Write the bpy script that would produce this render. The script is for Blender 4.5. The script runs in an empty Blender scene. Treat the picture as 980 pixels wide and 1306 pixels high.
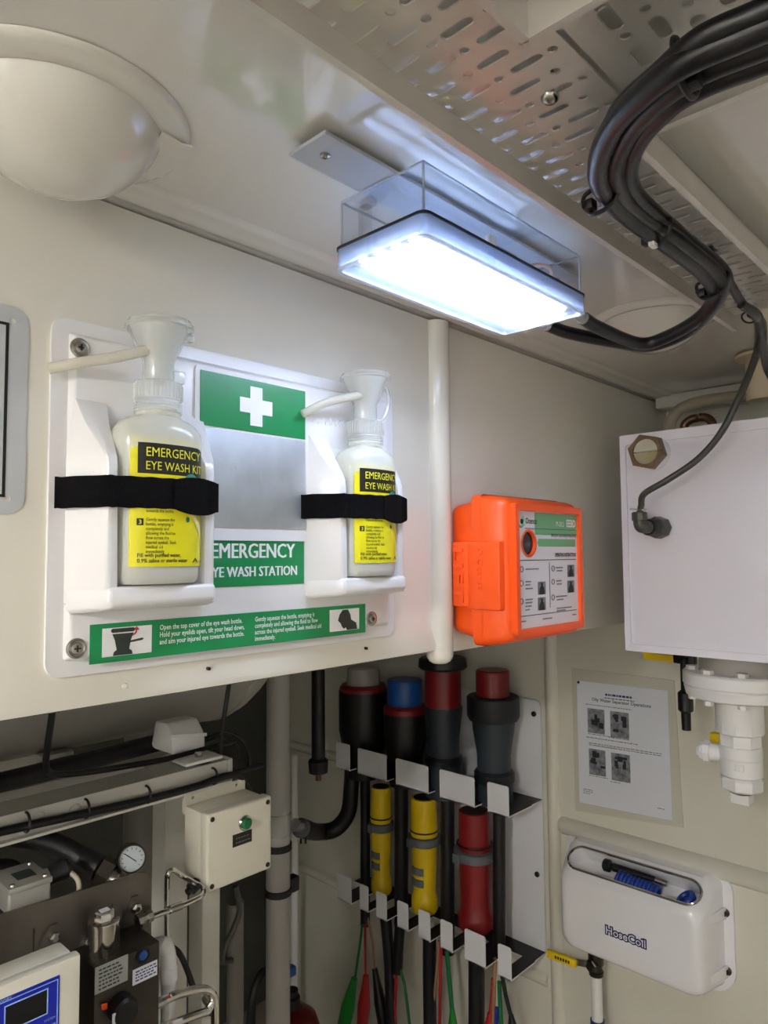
import bpy, bmesh, math, random
from mathutils import Vector, Matrix
random.seed(7)
SC = bpy.context.scene
COL = SC.collection
V = Vector

# ------------------------------------------------------------------ camera
F = 905.0
CAM = V((0, 0, 1.55))
_y, _p, _r = math.radians(43.6), math.radians(3.52), math.radians(-0.454)
FW = V((math.cos(_y)*math.cos(_p), math.sin(_y)*math.cos(_p), math.sin(_p)))
_r0 = V((math.sin(_y), -math.cos(_y), 0)); _u0 = _r0.cross(FW)
RT = _r0*math.cos(_r) + _u0*math.sin(_r)
UP = _u0*math.cos(_r) - _r0*math.sin(_r)
cd = bpy.data.cameras.new('camera'); cam = bpy.data.objects.new('camera', cd); COL.objects.link(cam)
cd.sensor_width = 36; cd.sensor_fit = 'AUTO'; cd.lens = F/1306*36; cd.clip_start = 0.02
M4 = Matrix((RT, UP, -FW)).transposed().to_4x4(); M4.translation = CAM
cam.matrix_world = M4
SC.camera = cam

# ------------------------------------------------------------------ world, exposure
w = bpy.data.worlds.new('world'); SC.world = w; w.use_nodes = True
w.node_tree.nodes['Background'].inputs[0].default_value = (0.8, 0.85, 0.9, 1)
w.node_tree.nodes['Background'].inputs[1].default_value = 0.2
SC.view_settings.view_transform = 'Standard'; SC.view_settings.look = 'None'
SC.view_settings.gamma = 1; SC.view_settings.use_curve_mapping = False
SC.view_settings.exposure = 0.58
LED_STRENGTH = 32.0
TUBE_STRENGTH = 150.0

def at(px, py, X=None, Y=None, Z=None):
    """point of the place seen at a pixel of the photograph, on a plane of known depth"""
    d = FW + RT*((px-490)/F) - UP*((py-653)/F)
    t = (X-CAM.x)/d.x if X is not None else (Y-CAM.y)/d.y if Y is not None else (Z-CAM.z)/d.z
    return CAM + d*t

# ------------------------------------------------------------------ materials
def lin(c):
    if isinstance(c, str): c = [int(c[i:i+2], 16)/255 for i in (0, 2, 4)]
    return tuple(((v/12.92) if v <= .04045 else ((v+.055)/1.055)**2.4) for v in c) + (1,)
MATS = {}
def mat(name, col, rough=.4, metal=0, spec=.5, coat=0, bump=0, bscale=40, var=0, vscale=6, emit=0, sss=0, brushed=None):
    m = bpy.data.materials.new(name); m.use_nodes = True; MATS[name] = m
    nt = m.node_tree; b = nt.nodes['Principled BSDF']
    c = lin(col)
    b.inputs['Base Color'].default_value = c
    b.inputs['Roughness'].default_value = rough; b.inputs['Metallic'].default_value = metal
    b.inputs['Specular IOR Level'].default_value = spec
    b.inputs['Coat Weight'].default_value = coat; b.inputs['Coat Roughness'].default_value = .03
    if sss: b.inputs['Subsurface Weight'].default_value = sss; b.inputs['Subsurface Radius'].default_value = (.01, .01, .01)
    if emit: b.inputs['Emission Color'].default_value = c; b.inputs['Emission Strength'].default_value = emit
    if bump or var:
        tc = nt.nodes.new('ShaderNodeTexCoord')
        src = tc.outputs['Object']
        if brushed:
            mp = nt.nodes.new('ShaderNodeMapping'); mp.inputs['Scale'].default_value = brushed
            nt.links.new(src, mp.inputs[0]); src = mp.outputs[0]
    if bump:
        n = nt.nodes.new('ShaderNodeTexNoise'); n.inputs['Scale'].default_value = bscale; n.inputs['Detail'].default_value = 3
        nt.links.new(src, n.inputs['Vector'])
        bp = nt.nodes.new('ShaderNodeBump'); bp.inputs['Strength'].default_value = bump; bp.inputs['Distance'].default_value = .01
        nt.links.new(n.outputs['Fac'], bp.inputs['Height']); nt.links.new(bp.outputs[0], b.inputs['Normal'])
        if coat: nt.links.new(bp.outputs[0], b.inputs['Coat Normal'])
    if var:
        n2 = nt.nodes.new('ShaderNodeTexNoise'); n2.inputs['Scale'].default_value = vscale; n2.inputs['Detail'].default_value = 5
        nt.links.new(src, n2.inputs['Vector'])
        r = nt.nodes.new('ShaderNodeValToRGB')
        r.color_ramp.elements[0].position = .3; r.color_ramp.elements[1].position = .7
        r.color_ramp.elements[0].color = tuple(v*(1-var) for v in c[:3])+(1,); r.color_ramp.elements[1].color = c
        nt.links.new(n2.outputs['Fac'], r.inputs[0]); nt.links.new(r.outputs[0], b.inputs['Base Color'])
    return m
def clear(name, tint, gloss=.12, body=0.0, bodycol='ffffff', rough=.03):
    """clear or cloudy plastic: see-through, fresnel sheen and a cloudy share"""
    m = bpy.data.materials.new(name); m.use_nodes = True; MATS[name] = m
    nt = m.node_tree; nt.nodes.remove(nt.nodes['Principled BSDF']); out = nt.nodes['Material Output']
    t = nt.nodes.new('ShaderNodeBsdfTransparent'); t.inputs[0].default_value = lin(tint)
    g = nt.nodes.new('ShaderNodeBsdfGlossy'); g.inputs['Roughness'].default_value = rough
    fr = nt.nodes.new('ShaderNodeLayerWeight')
    pw = nt.nodes.new('ShaderNodeMath'); pw.operation = 'POWER'; pw.inputs[1].default_value = 4.0
    nt.links.new(fr.outputs['Facing'], pw.inputs[0])
    ad = nt.nodes.new('ShaderNodeMath'); ad.operation = 'MULTIPLY_ADD'; ad.inputs[1].default_value = .55; ad.inputs[2].default_value = gloss; ad.use_clamp = True
    nt.links.new(pw.outputs[0], ad.inputs[0])
    base = t
    if body:
        d = nt.nodes.new('ShaderNodeBsdfDiffuse'); d.inputs[0].default_value = lin(bodycol)
        tl = nt.nodes.new('ShaderNodeBsdfTranslucent'); tl.inputs[0].default_value = lin(bodycol)
        dm = nt.nodes.new('ShaderNodeMixShader'); dm.inputs[0].default_value = .4
        nt.links.new(d.outputs[0], dm.inputs[1]); nt.links.new(tl.outputs[0], dm.inputs[2])
        mx = nt.nodes.new('ShaderNodeMixShader'); mx.inputs[0].default_value = body
        nt.links.new(t.outputs[0], mx.inputs[1]); nt.links.new(dm.outputs[0], mx.inputs[2]); base = mx
    ms = nt.nodes.new('ShaderNodeMixShader')
    nt.links.new(ad.outputs[0], ms.inputs[0]); nt.links.new(base.outputs[0], ms.inputs[1]); nt.links.new(g.outputs[0], ms.inputs[2])
    nt.links.new(ms.outputs[0], out.inputs[0])
    return m

mat('wall_paint', 'e6e2d6', .2, coat=.5, bump=.012, bscale=9, var=.04, vscale=3)
mat('back_paint', 'e3e0d2', .25, coat=.25, bump=.04, bscale=10, var=.07, vscale=4)
mat('plain_white', 'eeeeec', .5)
mat('recess_shade', '4c4f48', .5, var=.3, vscale=3)  # far wall colour darkened to stand in for the shade of the recess
mat('dark_pipe', '6a6862', .45)
mat('ceiling_paint', 'dddad2', .12, coat=1.0, bump=.003, bscale=7, var=.05, vscale=3)
mat('floor_paint', 'a1988a', .5, var=.2, vscale=5)
mat('dome_white', 'dcd9cf', .1, coat=.9, bump=.01, bscale=8, var=.04, vscale=8)
mat('board_white', 'e9e8ea', .28, coat=.15)
mat('print_green', '0f8a4e', .3, coat=.2)
mat('print_white', 'f2f2f4', .4)
mat('print_black', '15140f', .4)
mat('print_dark', '2c352f', .5)
mat('print_grey', '6d6c70', .5)
mat('print_red', 'b3202a', .5)
mat('print_yellow', 'e9e33a', .35)
mat('label_yellow', 'e6de12', .3, coat=.2)
mat('label_pale', 'eeeaa0', .4)
mat('label_teal', '3f9b8b', .4)
mat('mirror_steel', 'dfe6ee', .40, metal=1, bump=.01, bscale=30, var=.18, vscale=22)
mat('scratch', 'e8eaee', .35, metal=.6)
mat('steel', 'c4c1bb', .25, metal=1, var=.25, vscale=30)
mat('chrome', 'd8d6d2', .1, metal=1)
mat('steel_plate', '7d7770', .38, metal=.9, var=.35, vscale=9)
mat('steel_dark', '4d4842', .35, metal=.9, var=.3, vscale=20)
mat('aluminium', 'd2d5d8', .3, metal=.35, bump=.06, bscale=60, brushed=(1, 1, 8))
mat('cast_aluminium', 'a9a8a2', .45, metal=.5, bump=.05, bscale=90)
mat('tray_metal', 'd6d1c9', .3, metal=.25, bump=.05, bscale=28, var=.12, vscale=14)
mat('strip_grey', 'b3b5ba', .4, metal=.1)
mat('orange_plastic', 'ff5a14', .36, bump=.08, bscale=700)
mat('orange_inner', 'e8510f', .4)
mat('window_dark', '2a1e2c', .15)
mat('eebd_white', 'eae4ec', .4)
mat('eebd_green', '6fae7e', .4)
mat('tank_white', 'efecf4', .3, coat=.2, bump=.06, bscale=9, var=.04)
mat('bronze', '7a6248', .38, metal=.7, var=.35, vscale=40)
mat('sight_clear', 'b9b7a4', .1, coat=.8)
mat('sight_liquid', '9c9264', .1, coat=.8)
mat('fitting_grey', '55544c', .45, metal=.3, var=.3, vscale=50)
mat('black_rubber', '0d0d10', .45)
mat('black_cable', '0a0a12', .3, spec=.5, bump=.05, bscale=120)
mat('grey_cable', '3c3a37', .42)
mat('black_plastic', '0c0c0e', .38)
mat('black_fabric', '0b0b10', .95, spec=.15, bump=1.0, bscale=900)
mat('grey_plug', '2b343c', .45)
mat('dark_plug', '161a1f', .45)
mat('red_plug', '7c1216', .35)
mat('blue_plug', '17509c', .35)
mat('yellow_plug', 'e0bd10', .35)
mat('grey_collar', '5a6064', .5)
mat('rack_white', 'eaeaee', .35)
mat('shelf_black', '121214', .5)
mat('pvc_white', 'efeeec', .35)
mat('pvc_grey', 'aaa7a2', .45)
mat('enclosure_cream', 'd9d5c4', .4)
mat('frame_white', 'cfcdc4', .35, var=.1, vscale=10)
mat('vessel_paint', 'a19e97', .35, var=.06, vscale=5)
mat('hosecoil_white', 'f4f3f6', .2, coat=.6)
mat('hose_blue', '1b3c9a', .35)
mat('logo_blue', '1d2c6b', .4)
mat('valve_yellow', 'e8c60e', .4)
mat('paper_white', 'dfe2ea', .55)
mat('paper_text', '4a4d5a', .6)
mat('photo_mid', '9a9da6', .6, var=.75, vscale=70)
mat('photo_dark', '24262f', .6, var=.6, vscale=80)
mat('laminate', 'cfcdbf', .12, coat=.6)
mat('brown_wire', '9b7454', .5)
mat('red_wire', 'a5181d', .4)
mat('green_wire', '0f6b3a', .4)
mat('green_boot', '17852c', .4)
mat('blue_wire', '1a2c8c', .4)
mat('button_green', '0c6a3c', .25)
mat('panel_blue', '0d1b98', .3)
mat('panel_line', '8fb0e8', .4)
mat('screen_black', '050507', .1)
mat('tag_white', 'dadde4', .5)
mat('tag_grey', 'a8a9a6', .5)
mat('beige_plastic', 'cfc1a6', .4)
mat('pipe_beige', 'b3a994', .4)
mat('extinguisher_red', '5e0a0c', .3)
mat('gauge_face', 'd9dce2', .4)
mat('copper_dull', '6a5140', .3, metal=.8)
mat('battery_blue', 'aebfd8', .4)
mat('wire_pink', 'd6b09c', .4)
mat('led', 'f6f8ff', .5, emit=LED_STRENGTH)
mat('tube_lit', 'fdf9f3', .5, emit=TUBE_STRENGTH)
mat('led_plate', 'eef1f6', .3)
clear('lamp_clear', 'fbfcfd', .05)
clear('lens_clear', 'f4f8fd', .03, body=.05, bodycol='e6efff')
clear('cup_clear', 'fbfcfb', .05, body=.28, bodycol='fbfcfb', rough=.12)
clear('bottle_cloudy', 'fafaf4', .03, body=.85, bodycol='fafbf3', rough=.15)
clear('tube_cloudy', 'f6f4ea', .03, body=.55, bodycol='f4f2e8', rough=.15)
clear('edge_clear', 'd8dce2', .1, body=.5, bodycol='e8ecf2')
clear('prism_clear', 'f0f6ff', .05, body=.10, bodycol='cfe0fb')
clear('frame_clear', 'e8f0ff', .06, body=.35, bodycol='cfe0fb')
clear('gear_cloudy', 'f4f7fb', .03, body=.93, bodycol='a9b6c8')
clear('glass', 'f4f6f6', .03)

# ------------------------------------------------------------------ mesh helpers
class MB:
    def __init__(s): s.bm = bmesh.new()
    def _add(s, vs, fs):
        b = [s.bm.verts.new(v) for v in vs]
        for f in fs:
            try: s.bm.faces.new([b[i] for i in f])
            except ValueError: pass
        return b
    def box(s, x0, x1, y0, y1, z0, z1, bev=0, seg=2):
        t = bmesh.new()
        vs = [t.verts.new(p) for p in [(x, y, z) for x in (x0, x1) for y in (y0, y1) for z in (z0, z1)]]
        for f in [(0,1,3,2),(4,6,7,5),(0,4,5,1),(2,3,7,6),(0,2,6,4),(1,5,7,3)]: t.faces.new([vs[i] for i in f])
        bmesh.ops.recalc_face_normals(t, faces=t.faces)
        if bev: bmesh.ops.bevel(t, geom=list(t.edges), offset=bev, segments=seg, affect='EDGES', profile=.5)
        s.merge(t); return s
    def hull(s, pts, bev=0, seg=2):
        t = bmesh.new()
        for p in pts: t.verts.new(p)
        bmesh.ops.convex_hull(t, input=list(t.verts))
        for v in [v for v in t.verts if not v.link_faces]: t.verts.remove(v)
        bmesh.ops.dissolve_limit(t, angle_limit=.01, verts=list(t.verts), edges=list(t.edges))
        if bev: bmesh.ops.bevel(t, geom=list(t.edges), offset=bev, segments=seg, affect='EDGES', profile=.5)
        s.merge(t); return s
    def merge(s, t):
        me = bpy.data.meshes.new('tmp'); t.to_mesh(me); t.free(); s.bm.from_mesh(me); bpy.data.meshes.remove(me)
    def mesh(s, me, fn=None):
        n = len(s.bm.verts); s.bm.from_mesh(me); s.bm.verts.ensure_lookup_table()
        if fn:
            for v in s.bm.verts[n:]: v.co = fn(v.co)
        return s
    def ring(s, c, u, v, r, n, ru=None):
        return [s.bm.verts.new(c + u*(math.cos(2*math.pi*i/n)*r) + v*(math.sin(2*math.pi*i/n)*(ru if ru is not None else r))) for i in range(n)]
    def skin(s, rings, caps=True):
        for a, b in zip(rings, rings[1:]):
            n = len(a)
            for i in range(n): s.bm.faces.new((a[i], a[(i+1) % n], b[(i+1) % n], b[i]))
        if caps:
            s.bm.faces.new(list(reversed(rings[0]))); s.bm.faces.new(rings[-1])
    def lathe(s, o, axis, prof, n=28, caps=True, phase=0):
        """prof: (distance along axis, radius) pairs"""
        o = V(o); a = V(axis).normalized(); u = a.orthogonal().normalized(); v = a.cross(u)
        if phase: u, v = u*math.cos(phase)+v*math.sin(phase), v*math.cos(phase)-u*math.sin(phase)
        s.skin([s.ring(o+a*t, u, v, max(r, 1e-4), n) for t, r in prof], caps); return s
    def cyl(s, p, q, r, r2=None, n=20):
        p = V(p); q = V(q); d = (q-p); s.lathe(p, d, [(0, r), (d.length, r if r2 is None else r2)], n); return s
    def tube(s, pts, r, n=10, smooth=6):
        pts = [V(p) for p in pts]
        if smooth > 1 and len(pts) > 2: pts = crom(pts, smooth)
        up = None; rings = []
        for i, p in enumerate(pts):
            d = (pts[min(i+1, len(pts)-1)]-pts[max(i-1, 0)]).normalized()
            if up is None: up = d.orthogonal().normalized()
            up = (up - d*up.dot(d)).normalized(); w_ = d.cross(up)
            rr = r(i/(len(pts)-1)) if callable(r) else r
            rings.append(s.ring(p, up, w_, rr, n))
        s.skin(rings); return s
    def sect(s, secs, n=40):
        """stacked superellipse sections (cx,cy,z,rx,ry,exponent)"""
        rs = []
        for cx, cy, z, rx, ry, e in secs:
            L = []
            for i in range(n):
                t = 2*math.pi*i/n; c, q = math.cos(t), math.sin(t)
                L.append(s.bm.verts.new((cx+rx*math.copysign(abs(c)**(2/e), c), cy+ry*math.copysign(abs(q)**(2/e), q), z)))
            rs.append(L)
        s.skin(rs); return s
    def prism(s, poly, o, u, v, w, d):
        o, u, v, w = V(o), V(u), V(v), V(w)
        a = [s.bm.verts.new(o+u*x+v*y) for x, y in poly]; b = [s.bm.verts.new(o+u*x+v*y+w*d) for x, y in poly]
        n = len(a)
        for i in range(n): s.bm.faces.new((a[i], a[(i+1) % n], b[(i+1) % n], b[i]))
        s.bm.faces.new(list(reversed(a))); s.bm.faces.new(b); return s
    def torus(s, o, axis, R, r, n=32, m=8, arc=1.0, su=1.0):
        o = V(o); a = V(axis).normalized(); u = a.orthogonal().normalized(); v = a.cross(u)
        rings = []
        for i in range(n if arc == 1 else n+1):
            t = 2*math.pi*arc*i/n; d = u*math.cos(t)+v*math.sin(t)
            rings.append(s.ring(o+d*R, d, a, r, m))
        if arc == 1: rings.append(rings[0])
        s.skin(rings, caps=(arc != 1)); return s
    def plate(s, outline, holes, o, u, v, w, thick):
        """flat plate with real holes, in the frame o,u,v, thick along w"""
        cu = bpy.data.curves.new('c', 'CURVE'); cu.dimensions = '2D'; cu.fill_mode = 'BOTH'; cu.extrude = thick/2
        for L in [outline]+holes:
            sp = cu.splines.new('POLY'); sp.points.add(len(L)-1); sp.use_cyclic_u = True
            for p, q in zip(sp.points, L): p.co = (q[0], q[1], 0, 1)
        return s._curve(cu, o, u, v, w, thick/2)
    def _curve(s, cu, o, u, v, w, lift, fn=None, width=None):
        ob = bpy.data.objects.new('c', cu); COL.objects.link(ob)
        dg = bpy.context.evaluated_depsgraph_get()
        me = bpy.data.meshes.new_from_object(ob.evaluated_get(dg))
        if width:
            xs = [q.co.x for q in me.vertices]; k_ = width/(max(xs)-min(xs))
            for q in me.vertices: q.co.x *= k_
        o, u, v, w = V(o), V(u), V(v), V(w)
        s.mesh(me, fn or (lambda c: o+u*c.x+v*c.y+w*(c.z+lift)))
        bpy.data.objects.remove(ob); bpy.data.curves.remove(cu); bpy.data.meshes.remove(me); return s
    def text(s, body, o, u, v, size, w=None, lift=.0004, ext=0, align='LEFT', bold=0, stretch=1, fn=None, space=1.0, width=None):
        cu = bpy.data.curves.new('t', 'FONT'); cu.body = body; cu.size = size; cu.align_x = align
        cu.resolution_u = 2; cu.fill_mode = 'BOTH' if ext else 'FRONT'; cu.extrude = ext; cu.offset = bold*size; cu.space_line = space
        o, u, v = V(o), V(u)*stretch, V(v); w = V(w) if w is not None else u.cross(v).normalized()
        return s._curve(cu, o, u, v, w, lift, fn, width)

def crom(p, k):
    out = []
    q = [p[0]*2-p[1]]+p+[p[-1]*2-p[-2]]
    for i in range(1, len(q)-2):
        a, b, c, d = q[i-1:i+3]
        for j in range(k):
            t = j/k
            out.append(.5*((2*b)+(c-a)*t+(2*a-5*b+4*c-d)*t*t+(3*b-a-3*c+d)*t**3))
    out.append(p[-1]); return out
def stadium(cx, cy, l, r, ax=0, n=5):
    h = l/2-r; P_ = []
    for k in range(n+1): t = -math.pi/2+math.pi*k/n; P_.append((h+r*math.cos(t), r*math.sin(t)))
    for k in range(n+1): t = math.pi/2+math.pi*k/n; P_.append((-h+r*math.cos(t), r*math.sin(t)))
    return [(cx+x, cy+y) if ax == 0 else (cx-y, cy+x) for x, y in P_]
def circle(cx, cy, r, n=10): return [(cx+r*math.cos(2*math.pi*i/n), cy+r*math.sin(2*math.pi*i/n)) for i in range(n)]
def rrect(x0, x1, y0, y1, r, n=5):
    P_ = []
    for cx, cy, a in ((x1-r, y0+r, -90), (x1-r, y1-r, 0), (x0+r, y1-r, 90), (x0+r, y0+r, 180)):
        for k in range(n+1): t = math.radians(a+90*k/n); P_.append((cx+r*math.cos(t), cy+r*math.sin(t)))
    return P_

WL = {}
def obj(name, mb, m, parent=None, sharp=35, label=None, kind=None, smooth=True):
    bm = mb.bm
    bmesh.ops.recalc_face_normals(bm, faces=bm.faces)
    cs = [v.co for v in bm.verts]
    lo = V([min(c[i] for c in cs) for i in range(3)]); hi = V([max(c[i] for c in cs) for i in range(3)])
    o = V(((lo.x+hi.x)/2, (lo.y+hi.y)/2, lo.z))
    for v in bm.verts: v.co -= o
    me = bpy.data.meshes.new(name); bm.to_mesh(me); bm.free()
    if smooth:
        me.shade_smooth(); me.set_sharp_from_angle(angle=math.radians(sharp))
    me.materials.append(MATS[m])
    ob = bpy.data.objects.new(name, me); COL.objects.link(ob); WL[ob] = o
    ob.location = o - (WL[parent] if parent else V((0, 0, 0)))
    if parent: ob.parent = parent
    if label: ob['label'] = label
    if kind: ob['kind'] = kind
    return ob
def tag(o, label, cat, group=None, kind=None):
    o['label'] = label; o['category'] = cat
    if group: o['group'] = group
    if kind: o['kind'] = kind
    return o
def thing(name, loc, label, cat, group=None):
    o = bpy.data.objects.new(name, None); COL.objects.link(o); o.empty_display_size = .02
    o.location = loc; WL[o] = V(loc); return tag(o, label, cat, group)
def struct(name, mb, m, label, parent=None, sharp=35):
    o = obj(name, mb, m, parent, sharp)
    if not parent: tag(o, label, name.split('_')[0], kind='structure')
    return o
def boolean_cut(ob, cutter_mb):
    c = obj('cutter', cutter_mb, 'black_plastic'); md = ob.modifiers.new('b', 'BOOLEAN'); md.operation = 'DIFFERENCE'; md.object = c; md.solver = 'EXACT'
    bpy.context.view_layer.update()
    me = bpy.data.meshes.new_from_object(ob.evaluated_get(bpy.context.evaluated_depsgraph_get()))
    ob.modifiers.clear(); ob.data = me; bpy.data.objects.remove(c); WL.pop(c, None)
    me.shade_smooth(); me.set_sharp_from_angle(angle=math.radians(35))
EX, EY, EZ = V((1, 0, 0)), V((0, 1, 0)), V((0, 0, 1))

# ================================================================== THE ROOM
YA, XB, ZC = .75, 1.891, 1.952
XM, YM, YL = -1.7, -1.3, 2.5
FZ = -.3
struct('floor', MB().box(XM-.1, XB+.1, YM-.1, YL+.1, FZ-.06, FZ), 'floor_paint', 'brown-grey painted floor of the machinery space')
struct('ceiling', MB().box(XM-.1, XB+.1, YM-.1, YL+.1, ZC, ZC+.05), 'ceiling_paint', 'glossy cream painted ceiling above the lamp')
struct('wall_back', MB().box(XB, XB+.06, YM-.1, YL+.1, FZ, ZC), 'back_paint', 'cream painted back wall carrying notice and hose case')
struct('wall_right', MB().box(XM, XB, YM-.06, YM, FZ, ZC), 'plain_white', 'cream painted wall on the right, out of view')
struct('wall_front', MB().box(XM-.06, XM, YM, YL, FZ, ZC), 'plain_white', 'cream painted wall behind the viewer')
struct('wall_recess', MB().box(XM, XB, YL, YL+.06, FZ, ZC), 'recess_shade', 'far wall of the recess with shade put into its dark colour')
prof = [(YA, 1.9445), (YA, 1.432), (.7425, 1.402), (.7445, 1.395), (.75, 1.393), (.80, 1.393), (.80, 1.398), (.765, 1.402), (.765, 1.9445)]
wl = struct('wall_left', MB().prism(prof, (XM, 0, 0), EY, EZ, EX, .925-XM), 'wall_paint', 'cream painted hanging panel behind the eye wash station')
for px, py in ((267, 853), (468, 827)):
    p = at(px, py, Y=.7425); obj('screw_hole', MB().cyl(p+V((0, -.0006, 0)), p+V((0, .004, 0)), .0021, n=12), 'print_black', wl)
p = at(160, 876, Y=.744); obj('screw_head', MB().lathe(p+V((0, .001, 0)), -EY, [(0, .004), (.0015, .0035), (.0022, .001)], 12), 'wall_paint', wl)
p = at(430, 362, Y=YA)
struct('wall_left_far', MB().prism([(YA, 1.9445), (YA, 1.388), (.765, 1.388), (.765, 1.9445)], (.925, 0, 0), EY, EZ, EX, XB-.925), 'wall_paint', 'cream painted panel behind the orange case')
pm = MB()
pm.lathe((.921, .752, 1.372), EZ, [(0, .012), (.004, .018), (.012, .0225), (.5715, .0225)], 24)
struct('trim_1', pm, 'wall_paint', 'white rounded corner post between the two wall panels')
# ceiling cove: rounded welded fillet along the top of the panels
cv = [(.768, 1.9475), (.7475, 1.9475), (.742, 1.9482), (.735, 1.9455), (.727, 1.9445), (.718, 1.9455), (.708, 1.9475), (.700, 1.9465), (.694, 1.948), (.688, 1.9525), (.768, 1.9525)]
struct('trim_2', MB().prism(cv, (XM, 0, 0), EY, EZ, EX, XB-.015-XM), 'ceiling_paint', 'cream cove moulding where the left wall meets the ceiling', sharp=60)
# vertical and horizontal half-round trims on the back wall
struct('trim_3', MB().lathe((XB+.004, 1.118, FZ), EZ, [(0, .021), (1.388-FZ, .021)], 20), 'back_paint', 'cream half-round vertical trim right of the plug rack')
struct('trim_4', MB().lathe((XB+.006, YM, .762), EY, [(0, .026), (1.09-YM, .026), (1.1-YM, .020)], 20), 'back_paint', 'cream half-round rail on the back wall above the hose case')
struct('trim_5', MB().lathe((XB+.006, 1.93, .775), EY, [(0, .02), (.56, .02)], 16), 'back_paint', 'cream half-round rail on the back wall left of the plug rack')
struct('trim_6', MB().lathe((XB+.006, 1.15, .30), EY, [(0, .02), (1.33, .02)], 16), 'back_paint', 'low cream half-round rail on the back wall under the plug rack')
struct('trim_7', MB().box(1.78, XB, -.6, .735, 1.918, ZC, .006), 'ceiling_paint', 'cream header beam where the ceiling meets the back wall')
struct('trim_8', MB().lathe((XM, .10, ZC+.012), EX, [(0, .034), (XB-.1-XM, .034)], 20), 'ceiling_paint', 'cream ridge running along the ceiling right of the cable tray')
struct('trim_9', MB().lathe((XM, .02, ZC+.016), EX, [(0, .03), (XB-.1-XM, .03)], 20), 'ceiling_paint', 'second cream ceiling ridge at the upper right corner')

# a tube lamp further back in the room (it shows as a streak in the dome)
def tube_lamp(TX, TY, L, label):
    t = thing('tube_lamp', (TX, TY, ZC-.07), label, 'lamp')
    obj('lamp_body', MB().box(TX-L, TX+L, TY-.06, TY+.06, ZC-.03, ZC, .006), 'pvc_white', t)
    for dy in (-.035, .035):
        obj('tube', MB().cyl((TX-L+.03, TY+dy, ZC-.05), (TX+L-.03, TY+dy, ZC-.05), .013), 'tube_lit', t)
    for x in (-L+.02, L-.02): obj('end_holder', MB().box(TX+x-.012, TX+x+.012, TY-.06, TY+.06, ZC-.07, ZC-.028, .003), 'pvc_white', t)
tube_lamp(-1.20, .05, .42, 'long twin tube ceiling lamp behind the viewer')

# ================================================================== CEILING DOMES
def dome(cx, cy, r, h, fr, label, tab):
    t = thing('ceiling_dome', (cx, cy, ZC-h-.01), label, 'dome', 'domed covers on the ceiling')
    R = (r*r+h*h)/(2*h); pr = []
    for k in range(15):
        a = r*k/14; pr.append((ZC-.007-(math.sqrt(R*R-a*a)-(R-h)), a))
    obj('dome_shell', MB().lathe((cx, cy, 0), EZ, pr, 64), 'dome_white', t, sharp=60)
    fl = [(ZC-.0045, r-.004), (ZC-.0085, r+.001), (ZC-.0075, r+.010), (ZC-.0055, fr-.006), (ZC-.0035, fr-.001), (ZC-.0005, fr), (ZC-.0005, r-.004)]
    obj('flange', MB().lathe((cx, cy, 0), EZ, fl, 64, caps=False), 'dome_white', t, sharp=60)
    if tab:
        q = [at(a, b, Z=ZC-.009) for a, b in ((206, 166), (232, 183), (246, 186), (232, 208), (206, 224), (186, 228), (196, 190))]
        m = MB(); m.prism([(p.x-cx, p.y-cy) for p in q], (cx, cy, ZC-.0105), EX, EY, EZ, .002)
        obj('torn_gasket', m, 'dome_white', t)
dome(.25, .645, .09, .06, .1165, 'large glossy white dome cover at the upper left', True)
dome(1.186, .486, .086, .052, .106, 'smaller white dome cover beyond the lamp cables', False)

# ================================================================== CABLE TRAY
ZW, ZL = 1.925, 1.9
ty0, ty1, bx0, bx1 = .245, .359, .403, .571
t = thing('cable_tray', (.5, .3, ZL), 'perforated galvanised cable tray with a side branch under the ceiling', 'cable tray')
holes = []
PX = .0445
k = -6
while True:
    xa = .344+PX*k; xb_ = .3215+PX*k
    if xa > 1.16: break
    for y_, x_ in ((.345, xa), (.3265, xb_), (.2945, xa), (.2785, xb_)):
        if x_ < 1.165: holes.append(stadium(x_, y_, .028, .0043, 1))
    for y_, x_ in ((.3545, xb_), (.3178, xa), (.304, xb_), (.267, xa), (.256, xb_)):
        if x_ < 1.165: holes.append(circle(x_, y_, .0040, 10))
    k += 1
obj('web', MB().plate([(.05, ty0), (1.18, ty0), (1.18, ty1), (.05, ty1)], holes, (0, 0, ZW), EX, EY, EZ, .0015), 'tray_metal', t)
holes = []
for k in range(-6, 1):
    for x_, ph in ((.427, .190), (.459, .2125), (.4915, .190), (.511, .2125), (.543, .190)):
        y_ = ph+PX*k
        if y_ < .228 and -.1 < y_: holes.append(stadium(x_, y_, .028, .0055, 0))
    for x_, ph in ((.443, .2125), (.467, .1905), (.482, .2120), (.527, .190), (.5585, .2125)):
        y_ = ph+PX*k
        if y_ < .235 and -.1 < y_: holes.append(circle(x_, y_, .0042, 8))
obj('branch_web', MB().plate([(bx0, -.12), (bx1, -.12), (bx1, ty0-.004), (bx0, ty0-.004)], holes, (0, 0, ZW+.0015), EX, EY, EZ, .0015), 'tray_metal', t)
th = .0018
for x0, x1, y0, y1 in ((.05, 1.18, ty1-th, ty1), (.05, bx0, ty0, ty0+th), (bx1, 1.18, ty0, ty0+th), (bx0, bx0+th, -.12, ty0), (bx1-th, bx1, -.12, ty0)):
    obj('flange', MB().box(x0, x1, y0, y1, ZL, ZW+.001), 'tray_metal', t)
for x0, x1, y0, y1 in ((.05, 1.18, ty1-.007, ty1), (.05, bx0, ty0-.001, ty0+.006), (bx1, 1.18, ty0-.001, ty0+.006), (bx0-.001, bx0+.006, -.12, ty0), (bx1-.006, bx1+.001, -.12, ty0)):
    obj('lip', MB().box(x0, x1, y0, y1, ZL-.0015, ZL), 'tray_metal', t)
p = at(702, 124, Z=ZW)
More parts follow.
